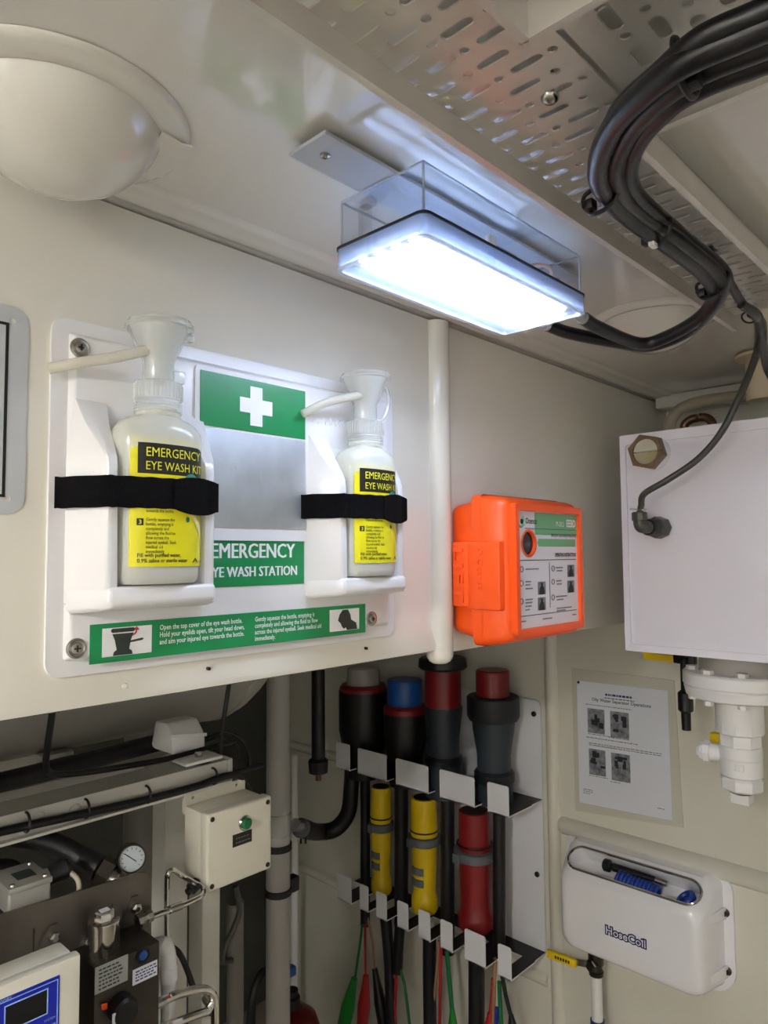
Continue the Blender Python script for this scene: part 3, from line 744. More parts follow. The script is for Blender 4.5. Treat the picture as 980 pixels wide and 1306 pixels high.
lb = obj('instruction_label', m, 'eebd_white', t)
m = MB(); m.lathe((hc.x, ye-.0012, hc.z), EY, [(0, hr+.0035), (-.001, hr+.003), (-.001, hr), (.006, hr-.001), (.0065, hr+.002)], 32, caps=False)
wn = obj('window_rim', m, 'orange_inner', lid)
obj('window', MB().cyl((hc.x, ye+.003, hc.z), (hc.x, ye+.0045, hc.z), hr+.001), 'window_dark', lid)
def LX(px_): return e0+(e1-e0)*(px_-662)/(737-662)
def L2(a, b):   # pixel position on the label, read at its right perspective
    p = at(a, b, Y=ye); return p.x, p.z
yl = ye-.0006
m = MB(); gz = at(700, 682.5, Y=ye).z
m.box(hc.x+.02, e1, yl-.0003, yl, gz, f1-.001); m.box(e0+.060, hc.x+.02, yl-.0003, yl, gz+.006, f1-.001) if hc.x+.02 > e0+.061 else None
a0 = L2(687, 692)
m.prism([(hc.x+.026, a0[1]), (hc.x+.031, a0[1]+.0065), (e1-.006, a0[1]+.0065), (e1-.006, a0[1]-.0065), (hc.x+.031, a0[1]-.0065)], (0, yl-.0003, 0), EX, EZ, EY, .0003)
m.torus((e0+.013, yl-.0003, f1-.016), EY, .0095, .0022, 20, 4, .72)
obj('green_print', m, 'eebd_green', lb, smooth=False)
m = MB(); yw = yl-.0005
m.lathe((e0+.016, yw+.0003, f1-.017), -EY, [(0, .0045), (.0002, .0045)], 14)
m.text('Ocenco', (e0+.026, yw, f1-.020), EX, EZ, .0135, w=-EY, bold=.02, stretch=.8)
m.text('EMERGENCY ESCAPE BREATHING DEVICE', (e1-.004, yw, f1-.0405), EX, EZ, .0074, w=-EY, align='RIGHT', bold=.01, stretch=.62)
m.text('OPERATING INSTRUCTIONS', (e1-.006, yw, L2(718, 707)[1]-.004), EX, EZ, .0092, w=-EY, align='RIGHT', bold=.03, stretch=.62)
zl_ = L2(700, 714)[1]
m.box(e0+.006, e1-.006, yw, yw+.0002, zl_-.0006, zl_+.0006)
m.box(e0+.024, e1-.006, yw, yw+.0002, f1-.0285, f1-.0276)
xm = L2(701, 750)[0]
m.box(xm-.0006, xm+.0006, yw, yw+.0002, f0+.029, zl_-.004)
m.box(e0+.006, e1-.006, yw, yw+.0002, f0+.0195, f0+.0206)
obj('black_print', m, 'print_black', lb, smooth=False)
m = MB()
m.text('EEBD', (e1-.005, yw, f1-.0225), EX, EZ, .0178, w=-EY, align='RIGHT', bold=.03, stretch=.78)
m.text('M-20.2', (e1-.046, yw, f1-.0225), EX, EZ, .0125, w=-EY, align='RIGHT', stretch=.75)
m.text('PRESSURE GAUGE MUST BE IN GREEN'[:0] or ' ', (e1-.01, yw, f1-.07), EX, EZ, .005, w=-EY, align='RIGHT')
obj('white_print', m, 'print_white', lb, smooth=False)
m = MB()   # step rings and illegible text rows
for a, b in ((665, 726), (665, 744), (665, 767), (705, 725), (705, 742), (705, 762)):
    x_, z_ = L2(a, b); m.torus((x_, yw, z_), EY, .0045, .0007, 14, 4)
rows = [((670, 726), .040), ((670, 742), .016), ((670, 746), .014), ((670, 751), .022), ((670, 765), .022), ((670, 769), .020), ((670, 773.5), .018), ((670, 778), .013),
        ((709, 724), .022), ((710, 728), .018), ((709, 741), .018), ((710, 745), .016), ((709, 761), .038), ((710, 765), .022), ((710, 776), .050), ((710, 779), .03),
        ((692, 789.5), .030), ((664, 793), .015), ((730, 784), .013)]
for (a, b), L in rows:
    x_, z_ = L2(a, b); k = 0
    while k < L:
        wd = random.uniform(.0018, .0042); m.box(x_+k, x_+min(L, k+wd), yw, yw+.0002, z_-.0011, z_+.0011); k += wd+.001
obj('faint_print', m, 'print_grey', lb, smooth=False, kind='stuff')
for a, b in ((691, 750), (691, 770), (728, 728), (728, 748)):
    x_, z_ = L2(a, b)
    ph = obj('picture', MB().box(x_-.0125, x_+.0115, yw, yw+.0003, z_-.0105, z_+.0105), 'photo_mid', lb)
    m = MB(); m.prism([(x_-.009, z_-.0105), (x_+.008, z_-.0105), (x_+.006, z_+.001), (x_+.002, z_+.004), (x_+.003, z_+.008), (x_-.003, z_+.008), (x_-.003, z_+.004), (x_-.007, z_)], (0, yw-.0003, 0), EX, EZ, EY, .0003)
    obj('pictured_figure', m, 'photo_dark', lb, smooth=False)
# latch on the side
lt = obj('latch', MB().box(ex0-.004, ex0+.02, .640, .706, 1.462, 1.572, .003), 'orange_plastic', t)
obj('lift_tab', MB().box(ex0-.0065, ex0+.012, .700, .732, 1.466, 1.572, .0025), 'orange_plastic', lt)
m = MB(); m.text('LIFT', (ex0-.0065, .7265, 1.564), -EZ, -EY, .026, w=-EX, lift=.001, ext=.002, bold=.01, width=.088)
obj('embossed_lettering', m, 'orange_plastic', lt, smooth=False)
m = MB()
m.text('Ocenco', (ex0-.004, .682, 1.544), -EZ, -EY, .016, w=-EX, lift=.0003, ext=.0009)
m.torus((ex0-.0042, .677, 1.555), EX, .0045, .001, 16, 5)
obj('embossed_name', m, 'orange_plastic', lt, smooth=False)

# ================================================================== WHITE TANK
XT = 1.42
tl_, tr_ = .664, .15
t = thing('header_tank', (1.65, .4, 1.352), 'white painted steel tank on the back wall at the right', 'tank')
obj('tank_body', MB().box(XT+.006, XB-.002, tr_, tl_-.004, 1.353, 1.790, .003), 'tank_white', t)
fr_ = MB(); fr_.plate(rrect(tr_-.002, tl_, 1.350, 1.798, .003), [rrect(tr_+.02, tl_-.012, 1.364, 1.778, .006)], (XT, 0, 0), EY, EZ, EX, .008)
obj('front_rim', fr_, 'tank_white', t)
p = at(826, 579, X=XT); 
nut = thing('sight_glass', (XT, p.y, p.z-.03), 'round sight glass in a bronze hexagon nut on the white tank', 'sight glass')
o = V((XT+.006, p.y-.012, p.z))
obj('collar', MB().lathe(o, -EX, [(0, .034), (.018, .033), (.024, .031), (.028, .028)], 32), 'tank_white', nut)
hexo = [(.0365*math.cos(.25+k*math.pi/3), .0365*math.sin(.25+k*math.pi/3)) for k in range(6)]
obj('hex_nut', MB().plate(hexo, [circle(0, 0, .0255, 28)], o-EX*.022, EY, EZ, -EX, .024), 'bronze', nut, sharp=20)
gx = o.x-.022-.019
half = lambda s0: [(math.cos(a)*.0256, math.sin(a)*.0256) for a in [s0+math.pi*k/14 for k in range(15)]]
obj('lens', MB().prism(half(0), (gx, o.y, o.z+.0006), EY, EZ, EX, .002), 'sight_clear', nut)
obj('liquid', MB().prism(half(math.pi), (gx, o.y, o.z-.0006), EY, EZ, EX, .002), 'sight_liquid', nut)
# level sensor with elbow plug
p = at(843, 673, X=XT); 
t2 = thing('level_sensor', (XT-.03, p.y, p.z-.02), 'grey level sensor with elbow plug screwed into the tank', 'sensor')
sd = V((-1, .085, .0)).normalized(); o = V((XT+.006, p.y, p.z))
obj('hex_body', MB().lathe(o, sd, [(0, .021), (.004, .0225), (.030, .0215), (.034, .019)], 8), 'fitting_grey', t2, sharp=20)
obj('collar', MB().lathe(o+sd*.034, sd, [(0, .0165), (.008, .0165), (.009, .0145), (.013, .0145), (.014, .0170), (.022, .0165), (.024, .015)], 20), 'black_plastic', t2)
el = o+sd*.072
obj('elbow', MB().tube([o+sd*.055, o+sd*.066, el+V((0, .006, .002)), el+V((0, .008, .014))], .0125, 14), 'fitting_grey', t2)
kt = el+V((0, .008, .012))
obj('knurled_nut', MB().lathe(kt, EZ, [(0, .0125), (.002, .0148), (.016, .0148), (.018, .012)], 10), 'fitting_grey', t2, sharp=20)
obj('clip', MB().tube([kt+V((-.012, .014, .024)), kt+V((-.004, 0, .022)), kt+V((0, -.014, .022))], .0016, 6), 'steel', t2)
kc = kt+V((0, 0, .016))
cable('sensor_cable', [kc, kc+V((0, -.004, .014)), at(822, 630, X=XT-.075), at(852, 612, X=XT-.07), at(890, 586, X=XT-.06), at(920, 552, X=XT-.06), at(945, 503, X=XT-.06), at(964, 455, X=XT-.10), at(968, 430, X=XT-.12), C(966, 404, 1.884), C(946, 388, 1.889)], .0062, 'grey_cable', 'thin grey cable drooping from the tray to the tank sensor')
cable('drop_cable', [C(958, 400, 1.888), C(972, 412, 1.884), C(974, 440, 1.87), at(978, 468, X=1.3), at(990, 490, X=1.3), at(1010, 510, X=1.3)], .006, 'grey_cable', 'short grey cable curving off the right edge beside the beige pipe')
# beige pipe stub under the ceiling
p = at(966, 455, X=1.55)
t = thing('beige_pipe', (1.55, p.y, 1.845), 'beige plastic pipe end with collar hanging from the ceiling', 'pipe')
zb_ = at(966, 512, X=1.55).z
obj('pipe_wall', MB().lathe((1.55, p.y-.012, zb_), EZ, [(0, .030), (.0, .034), (ZC-zb_, .034), (ZC-zb_, .030)], 28, caps=False), 'beige_plastic', t)
obj('collar', MB().lathe((1.55, p.y-.012, p.z-.006), EZ, [(0, .034), (.002, .052), (.008, .052), (.010, .034)], 28, caps=False), 'beige_plastic', t)
# pipes above the tank
tag(obj('bent_pipe', MB().tube([at(853, 560, X=1.74), at(855, 540, X=1.74), at(868, 522, X=1.74), at(895, 512, X=1.74), at(940, 506, X=1.74), at(1000, 500, X=1.74)], .014, 14), 'pipe_beige'), 'beige bent pipe behind the top of the white tank', 'pipe')
tag(obj('pipe_bend', MB().tube([at(873, 556, X=1.72), at(874, 542, X=1.72), at(882, 535, X=1.72), at(890, 533, X=1.72)], .010, 12), 'copper_dull'), 'left one of two dull copper pipe bends behind the tank', 'pipe')
tag(obj('pipe_bend', MB().tube([at(893, 532, X=1.72), at(902, 533, X=1.72), at(909, 540, X=1.72), at(911, 556, X=1.72)], .010, 12), 'copper_dull'), 'right one of two dull copper pipe bends behind the tank', 'pipe')

# drain flange, pipe and ball valve under the tank
XD = 1.58; YD = .497
t = thing('drain_valve', (XD, YD, 1.04), 'white plastic ball valve hanging from a bolted flange under the tank', 'valve')
zf = 1.252
obj('flange', MB().lathe((XD, YD, zf), EZ, [(0, .088), (.004, .1), (.022, .104), (.026, .1), (.028, .106), (.050, .106), (.054, .102)], 48), 'pvc_white', t)
obj('flange_neck', MB().lathe((XD, YD, zf+.05), EZ, [(0, .075), (.052, .07)], 36), 'pvc_grey', t)
for k in range(8):
    a = math.pi/8+k*math.pi/4; q = V((XD+.086*math.cos(a), YD+.086*math.sin(a), zf))
    obj('bolt', MB().lathe(q+V((0, 0, -.008)), EZ, [(0, .010), (.008, .010), (.008, .006), (.054, .006), (.054, .0125), (.070, .0125)], 6), 'pvc_white', t, sharp=20)
zp = lambda b: at(943, b, X=XD-.04).z
obj('pipe', MB().lathe((XD, YD, zp(934)), EZ, [(0, .046), (zf-zp(934)+.002, .046)], 32), 'pvc_white', t)
obj('hex_reducer', MB().lathe((XD, YD, zp(941)), EZ, [(0, .042), (.003, .047), (zp(928)-zp(941), .047)], 10), 'pvc_white', t, sharp=20)
z1, z2, z3, z4, z5 = zp(940), zp(956), zp(972), zp(996), zp(1014)
vb = obj('valve_body', MB().lathe((XD, YD, z4), EZ, [(0, .036), (.003, .0405), (z3-z4-.001, .0405), (z3-z4, .0395), (z3-z4+.001, .0412), (z2-z4, .0412), (z2-z4+.001, .037)], 32), 'pvc_white', t)
obj('upper_hex', MB().lathe((XD, YD, z2), EZ, [(0, .0405), (z1-z2, .0415), (z1-z2+.002, .036)], 8), 'pvc_white', t, sharp=20)
obj('lower_hex', MB().lathe((XD, YD, z5), EZ, [(0, .036), (.004, .040), (z4-z5-.005, .041), (z4-z5, .036)], 8), 'pvc_white', t, sharp=20)
obj('plug', MB().lathe((XD, YD, z5-.008), EZ, [(0, .018), (.006, .030), (.009, .032)], 24), 'steel_dark', t)
obj('plug_square', MB().box(XD-.018, XD+.018, YD-.018, YD+.018, z5-.026, z5-.006, .002), 'pvc_white', t)
hz = zp(970)
m = MB(); m.cyl((XD, YD, hz), (XD-.01, YD+.062, hz), .018); m.lathe((XD-.01, YD+.056, hz), V((-.1, 1, 0)), [(0, .023), (.012, .023), (.014, .018), (.020, .018), (.022, .013), (.026, .012)], 8)
st_ = obj('stem', m, 'pvc_white', t, sharp=20)
obj('handle', MB().box(XD+.01, XD+.03, YD+.035, YD+.065, hz+.012, hz+.034, .003), 'valve_yellow', t)
m = MB()
for a, c in ((0, .006), (.009, .004), (.016, .006)): m.box(XD-.0415, XD-.0395, YD+.004-a-c, YD+.004-a, zp(984), zp(976), .0005)
obj('cast_mark', m, 'pvc_white', vb)
# yellow lever and black hose tail behind
t = thing('lever_valve', (1.72, .62, 1.2), 'yellow lever and black hose tail under the white tank', 'valve')
a, b = at(820, 836, X=1.66), at(860, 841, X=1.66)
obj('lever', MB().hull([p+V((0, 0, s_)) for p in (a, b) for s_ in (-.009, .009)]+[p+V((.012, 0, s_)) for p in (a, b) for s_ in (-.009, .009)], .003), 'valve_yellow', t)
obj('valve_stem', MB().hull([p+V((x, 0, s_)) for p in (at(858, 841, X=1.66), at(886, 846, X=1.66)) for x in (0, .02) for s_ in (-.008, .016)], .003), 'black_plastic', t)
q = [at(876, y_, X=1.66) for y_ in (840, 880, 884, 906, 909, 931)]
obj('hose_tail', MB().lathe(q[5], EZ, [(0, .010), (q[4].z-q[5].z, .0105), (q[3].z-q[5].z, .0165), (q[2].z-q[5].z, .0165), (q[1].z-q[5].z, .009), (q[0].z-q[5].z, .009)], 16), 'black_rubber', t)

# ================================================================== LAMINATED NOTICE
t = thing('laminated_notice', (XB, .9, .82), 'laminated instruction sheet taped to the back wall', 'notice')
q = [at(a, b, X=XB-.003) for a, b in ((729, 852), (860, 868), (872, 1056), (734, 1034))]
def quad(mb, q, x, th_): mb.prism([(p.y, p.z) for p in q], (x, 0, 0), EY, EZ, EX, th_); return mb
obj('laminate_sheet', quad(MB(), q, XB-.0025, .0025), 'laminate', t)
q = [at(a, b, X=XB-.003) for a, b in ((736, 868), (852, 881), (857.5, 1046.5), (739.5, 1023))]
pp = obj('paper', quad(MB(), q, XB-.0034, .001), 'paper_white', t)
def pp_(u, v):
    a = q[0].lerp(q[1], u); b = q[3].lerp(q[2], u); return a.lerp(b, v)
xq = XB-.0037
def prow(m, u0, u1, v, h):
    u = u0
    while u < u1:
        d = random.uniform(.012, .045); e = min(u1, u+d); p, r_ = pp_(u, v), pp_(e, v)
        m.prism([(p.y, p.z-h), (r_.y, r_.z-h), (r_.y, r_.z+h), (p.y, p.z+h)], (xq, 0, 0), EY, EZ, EX, .0003); u = e+.008
m = MB()
for u0, u1, v, h in ((.10, .62, .185, .0009), (.10, .68, .455, .0009), (.13, .92, .50, .0009), (.13, .92, .515, .0009), (.13, .45, .515, .0009), (.12, .42, .425, .0007), (.36, .58, .43, .0007), (.12, .34, .765, .0007), (.36, .48, .785, .0007), (.05, .16, .885, .0008), (.05, .16, .90, .0008), (.05, .13, .915, .0008), (.86, .93, .925, .0008), (.32, .66, .115, .0012)):
    prow(m, u0, u1, v, h)
def ptext(m, s_, u, v, size, **k):
    p = pp_(u, v); d = (pp_(min(1, u+.2), v)-p).normalized(); m.text(s_, (xq, p.y, p.z), d, EZ, size, w=-EX, lift=0, align='CENTER', **k)
ptext(m, 'Oily Water Separator Operations', .5, .150, .0125, bold=.02)
obj('printed_text', m, 'paper_text', pp, smooth=False, kind='stuff')
m = MB(); prow(m, .33, .63, .088, .0028); obj('printed_heading', m, 'logo_blue', pp, smooth=False)
for u0, u1, v0, v1 in ((.12, .315, .215, .415), (.38, .585, .215, .425), (.125, .315, .545, .755), (.38, .585, .55, .77)):
    c = [pp_(u0, v0), pp_(u1, v0), pp_(u1, v1), pp_(u0, v1)]
    ph = obj('printed_photo', quad(MB(), c, xq, .0004), 'photo_mid', pp)
    m = MB()
    for k in range(7):
        a = random.uniform(.05, .7); b = random.uniform(.05, .75); da, db = random.uniform(.12, .3), random.uniform(.08, .25)
        f = lambda s_, r_: c[0].lerp(c[1], s_).lerp(c[3].lerp(c[2], s_), r_)
        quad(m, [f(a, b), f(min(1, a+da), b), f(min(1, a+da), min(1, b+db)), f(a, min(1, b+db))], xq-.0003-.00003*k, .0002)
    obj('photo_detail', m, 'photo_dark', pp, smooth=False)
p = pp_(.02, .012); obj('pin', MB().lathe((XB-.0035, p.y, p.z), -EX, [(0, .004), (.002, .0035), (.003, .001)], 12), 'steel_dark', t)

# ================================================================== HOSE COIL CASE
t = thing('hose_case', (1.83, .85, .47), 'white wall-mounted hose case with chrome-rimmed oval opening', 'hose case')
m = MB(); m.prism(rrect(.622, 1.074, .470, .772, .06, 8), (XB-.012, 0, 0), EY, EZ, EX, .012); 
fl = obj('back_flange', m, 'hosecoil_white', t)
m = MB(); rs = []
for x, ins in ((1.884, 0), (1.866, .003), (1.840, .006), (1.820, .008), (1.800, .011), (1.785, .014), (1.775, .018), (1.7685, .024), (1.765, .032), (1.764, .042)):
    zt = .757 if x > 1.87 else .752-max(0, 1.84-x)*.763
    zt -= max(0, ins-.014)*.55
    rs.append([m.bm.verts.new((x, y, z)) for y, z in rrect(.644+ins, 1.050-ins, .482+ins*.8, zt, .030+ins*.3, 7)])
m.skin(rs)
hb = obj('case_body', m, 'hosecoil_white', t, sharp=40)
sl = V((.076, 0, .058)).normalized(); nn = V((-sl.z, 0, sl.x))
oc = V((1.803, .845, .7235))
cut = MB().prism(stadium(0, 0, .352, .0335, 0, 10), oc-nn*.055, EY, sl, nn, .09)
boolean_cut(hb, cut)
m = MB(); ringpts = [oc+EY*x+sl*y+nn*.0015 for x, y in stadium(0, 0, .352, .0335, 0, 12)]
mm = MB(); n_ = len(ringpts); rings = []
for i, p in enumerate(ringpts):
    d = (ringpts[(i+1) % n_]-ringpts[i-1]).normalized(); s_ = d.cross(nn); rings.append(mm.ring(p, s_, nn, .0036, 8))
mm.skin(rings+[rings[0]], caps=False)
obj('chrome_rim', mm, 'chrome', t)
m = MB()
p = at(800, 1194, X=1.764)
for s_ in ('HoseCoil',):
    m.text(s_, (1.7636, p.y+.004, p.z-.012), -EY, EZ, .028, w=-EX, align='CENTER', bold=.12, lift=.0004)
lg = obj('logo_outline', m, 'logo_blue', t, smooth=False)
m = MB(); m.text('HoseCoil', (1.7636, p.y+.004, p.z-.012), -EY, EZ, .028, w=-EX, align='CENTER', bold=0, lift=.0009)
obj('logo_lettering', m, 'print_white', lg, smooth=False)
for z in (.668, .53):
    obj('screw_channel', MB().hull([(1.80, .655, z-.012), (1.80, .655, z+.012), (XB-.012, .636, z-.016), (XB-.012, .636, z+.016), (1.82, .67, z), (XB-.012, .67, z)], .004), 'hosecoil_white', t)
    obj('screw', MB().lathe((XB-.012, .640, z), -EX, [(0, .010), (.004, .010), (.006, .007), (.012, .006)], 14), 'steel_dark', t)
# hose and nozzle in the opening
t = thing('coiled_hose', (1.82, .76, .70), 'blue coiled hose lying inside the oval opening', 'hose')
for k in range(11):
    u = k/10; c = oc+EY*(.035-.10*u)-sl*(.012+.004*u)-nn*(.018+.006*u)
    obj('coil_turn', MB().torus(c, EY+V((0, 0, .25)), .0165, .0052, 18, 8), 'hose_blue', t)
obj('coil_turn', MB().torus(oc-EY*.135-sl*.006-nn*.022, V((-.3, .5, .8)), .020, .0062, 20, 8), 'hose_blue', t)
obj('coil_turn', MB().torus(oc-EY*.135-sl*.006-nn*.032, V((-.3, .5, .8)), .020, .0062, 20, 8), 'hose_blue', t)
t = thing('spray_nozzle', (1.82, .82, .72), 'black spray nozzle resting on the blue hose in the case', 'nozzle')
a = oc+EY*.055+sl*.010-nn*.012; b = oc-EY*.055+sl*.014-nn*.016
obj('barrel', MB().tube([a, a.lerp(b, .3), a.lerp(b, .7), b], lambda s_: .011-.004*s_, 12, 4), 'black_plastic', t)
obj('nozzle_head', MB().lathe(a-(b-a).normalized()*.006, a-b, [(0, .011), (.004, .016), (.018, .016), (.022, .012)], 16), 'black_plastic', t)
obj('trigger', MB().tube([a.lerp(b, .15)-sl*.006, a.lerp(b, .3)-sl*.018+nn*.004, a.lerp(b, .55)-sl*.016+nn*.004], .004, 8), 'black_rubber', t)
obj('hose_end', MB().cyl(b, b-EY*.03-nn*.004, .008), 'steel', t)
# yellow lever shut-off valve below
xv = 1.80
t = thing('shutoff_valve', (xv, .95, .35), 'yellow-handled shut-off valve under the hose case', 'valve')
q = lambda a, b, x=xv: at(a, b, X=x)
a, b = q(700, 1214), q(737, 1228)
obj('lever', MB().hull([p+V((x, 0, s_)) for p in (a, b) for s_ in (-.011, .011) for x in (-.012, 0)], .003), 'valve_yellow', t)
m = MB(); aa, bb = a.lerp(b, .3), a.lerp(b, .8); d = (bb-aa).normalized()
k = 0; L = (bb-aa).length
while k < L: m.hull([aa+d*k+V((-.0125, 0, z)) for z in (-.004, .004)]+[aa+d*(k+.005)+V((-.0125, 0, z)) for z in (-.004, .004)]+[aa+d*k+V((-.0122, 0, 0))]); k += .008
obj('lever_print', m, 'print_black', t, smooth=False)
obj('lever_arm', MB().hull([p+V((x, 0, s_)) for p in (q(735, 1226), q(756, 1230)) for s_ in (-.009, .009) for x in (-.006, 0)], .002), 'steel', t)
p = q(757, 1230)
obj('valve_nut', MB().lathe(p+V((0, 0, 0)), -EX, [(0, .016), (.012, .016), (.014, .012), (.022, .010)], 6), 'steel_dark', t, sharp=20)
zt_, zb_ = q(757, 1195).z, q(757, 1246).z
obj('valve_body', MB().lathe((xv+.015, p.y, zb_), EZ, [(0, .019), (.010, .020), (.012, .017), (.022, .016), (.03, .021), (.06, .021), (.066, .016), (zt_-zb_+.02, .016)], 12), 'steel_dark', t)
t = thing('supply_pipe', (xv+.015, p.y, .1), 'white plastic supply pipe rising to the yellow-handled valve', 'pipe')
zc_ = q(757, 1303).z
obj('pipe', MB().lathe((xv+.015, p.y, FZ), EZ, [(0, .0145), (zb_+.004-FZ, .0145)], 20), 'pvc_white', t)
obj('blue_joint', MB().lathe((xv+.015, p.y, zc_-.03), EZ, [(0, .0185), (.03, .0185)], 20), 'logo_blue', t)

# ================================================================== PLUG RACK
XS = 1.70      # front of the shelves
XP = XB-.004
t = thing('plug_rack', (1.8, 1.5, .3), 'white metal rack plate with black-topped slotted shelves on the back wall', 'rack')
bp_ = MB().plate(rrect(1.152, 1.90, .3795, 1.112, .02), [circle(1.175, 1.07, .004), circle(1.175, .60, .004)], (XP-.003, 0, 0), EY, EZ, EX, .003)
obj('back_plate', bp_, 'rack_white', t)
for z in (1.07, .60): obj('fixing_bolt', MB().lathe((XP-.003, 1.175, z), -EX, [(0, .008), (.004, .008), (.006, .005)], 12), 'black_plastic', t)
rows_ = [(.8215, [(429, 446, 946, 983), (456.5, 492.6, 954, 997), (505, 546, 967, 1014), (561, 605, 981, 1032), (622, 648.7, 997, 1043)]),
         (.3825, [(430, 448, 1113, 1153), (459, 469.5, 1127, 1164), (480, 493, 1136, 1175), (507, 520.5, 1148, 1189), (534, 548.5, 1159, 1202), (562, 577, 1172, 1215), (593, 619, 1184, 1234), (635.5, 652, 1203, 1250)])]
HK = []
for zs, hk in rows_:
    sh = obj('shelf', MB().box(XP-.065, XP-.003, 1.152, 1.90, zs-.003, zs), 'rack_white', t)
    obj('shelf_top', MB().box(XP-.064, XP-.003, 1.154, 1.898, zs, zs+.0012), 'shelf_black', sh)
    for x0, x1, y0, y1 in hk:
        ya, yb_ = at(x0, (y0+y1)/2, X=XS).y, at(x1, (y0+y1)/2, X=XS).y
        zt_ = at(x0, y0, X=XS).z
        HK.append((yb_, ya, zs))
        f = obj('finger', MB().box(XS, XP-.064, yb_, ya, zs-.003, zs), 'rack_white', sh)
        obj('finger_top', MB().box(XS+.003, XP-.064, yb_+.001, ya-.001, zs, zs+.0012), 'shelf_black', sh)
        obj('upturned_lip', MB().prism(rrect(yb_, ya, zs-.003, zt_, .006), (XS, 0, 0), EY, EZ, EX, .003), 'rack_white', sh)
# plugs standing on the upper shelf
zu = .8235
def yat(px, x=1.79): return at(px, 950, X=x).y
def plug(px, xc, label, parts, cat='plug'):
    """parts: (name, material, [(pixel row, half width px)])"""
    yc = at(px, 950, X=xc).y; sc = (V((xc, yc, 0))-V((CAM.x, CAM.y, 0))).dot(V((FW.x, FW.y, 0)).normalized())/F
    t = thing('power_plug', (xc, yc, zu), label, cat, 'large plugs standing in the rack')
    for nm, mt, pr in parts:
        L = [(at(px, b, X=xc).z, h*sc) for b, h in pr]; L.sort()
        z0 = L[0][0]; obj(nm, MB().lathe((xc, yc, z0), EZ, [(z-z0, r) for z, r in L], 32), mt, t, sharp=30)
    return t, yc, sc
XC = 1.792
plug(630, XC, 'red and grey plug with black ring at the right end', [
    ('plug_nose', 'red_plug', [(854, 19), (856, 21), (892, 21)]), ('locking_ring', 'dark_plug', [(887, 31), (889, 33), (912, 33), (918, 30)]),
    ('plug_body', 'grey_plug', [(918, 27), (930, 26), (962, 21), (985, 21)]), ('collar', 'dark_plug', [(980, 22), (984, 25), (994, 25), (996, 24)]), ('cable_gland', 'grey_plug', [(996, 23), (1022, 23)])])
plug(566, XC, 'red and grey plug under a black cap, second from the right', [
    ('cap', 'black_plastic', [(838, 27), (840, 30), (850, 31), (853, 28), (854, 24)]), ('plug_nose', 'red_plug', [(854, 23), (900, 23)]),
    ('plug_body', 'grey_plug', [(900, 24), (906, 24), (940, 20), (965, 20)]), ('collar', 'dark_plug', [(962, 21), (966, 24), (972, 24)]), ('cable_gland', 'grey_plug', [(972, 23), (1014, 23)])])
plug(517, XC, 'black plug with a blue cap between red and black plugs', [
    ('blue_cap', 'blue_plug', [(866, 21), (868, 22), (890, 22), (902, 21)]), ('red_ring', 'red_plug', [(898, 24), (902, 27), (909, 27)]), ('plug_body', 'black_plastic', [(908, 27), (940, 27), (962, 22), (1000, 20)])])
plug(464, XC, 'wide black plug with grey cap at the left end', [
    ('cap', 'pvc_grey', [(852, 20), (874, 21)]), ('red_ring', 'red_plug', [(872, 27), (876, 30), (882, 30)]), ('plug_body', 'black_plastic', [(880, 31), (930, 31), (965, 24), (990, 20)])])
# connectors between the shelves
def connector(px, mt, pr, collar, label, marks):
    xc = 1.775; yc = at(px, 1090, X=xc).y; sc = 1.97*.97/F
    sc = (V((xc, yc, 0))).dot(V((FW.x, FW.y, 0)).normalized())/F
    zb0 = min(at(px, b, X=xc).z for b, _ in pr)
    t = thing('plug_connector', (xc, yc, zb0), label, 'plug', 'coloured connectors between the rack shelves')
    L = sorted([(at(px, b, X=xc).z, h*sc) for b, h in pr])
    obj('shell', MB().lathe((xc, yc, L[0][0]), EZ, [(z-L[0][0], r) for z, r in L], 32), mt, t, sharp=40)
    zt_ = L[-1][0]; rt = L[-1][1]
    obj('socket', MB().lathe((xc, yc, zt_), EZ, [(0, rt*.8), (.0015, rt*.8)], 24), 'black_plastic', t)
    zc_ = at(px, collar, X=xc).z; rc = max(r for z, r in L)
    obj('collar', MB().lathe((xc, yc, zc_-.013), EZ, [(0, rc*1.12), (.002, rc*1.2), (.026, rc*1.2), (.028, rc*1.1)], 28), 'grey_collar', t)
    obj('hinge', MB().box(xc-rc*1.32, xc-rc*.9, yc+rc*.1, yc+rc*.6, zc_-.016, zc_+.012, .003), 'grey_collar', t)
    obj('seal_ring', MB().torus((xc, yc, zc_+.03), EZ, rc*.985, .0028, 28, 6), 'black_rubber', t)
    if marks:
        for dz in (.10, .135):
            r_ = rc*.99; A = []; m = MB()
            for i in range(7):
                a = math.radians(150+i*11); A.append([m.bm.verts.new((xc+r_*k*math.cos(a), yc+r_*k*math.sin(a), zc_-dz+z)) for k, z in ((.9, 0), (.995, 0), (.995, .022), (.9, .022))])
            m.skin(A); obj('print_patch', m, 'grey_collar', t)
    return t
connector(486.5, 'yellow_plug', [(1003, 12.5), (1045, 13), (1075, 12.5), (1100, 11), (1117, 11), (1122, 13), (1134, 13), (1138, 11)], 1053, 'smaller yellow connector hanging in the rack, left', True)
connector(541.5, 'yellow_plug', [(1017, 16), (1060, 17), (1090, 16), (1128, 14), (1136, 14), (1142, 16.5), (1156, 16.5), (1161, 14)], 1070, 'larger yellow connector hanging in the rack beside the red one', True)
connector(606, 'red_plug', [(1034, 19), (1080, 20), (1110, 19.5), (1146, 19), (1158, 19), (1164, 22), (1178, 22), (1184, 18)], 1088, 'red connector hanging in the rack right of the yellow ones', False)
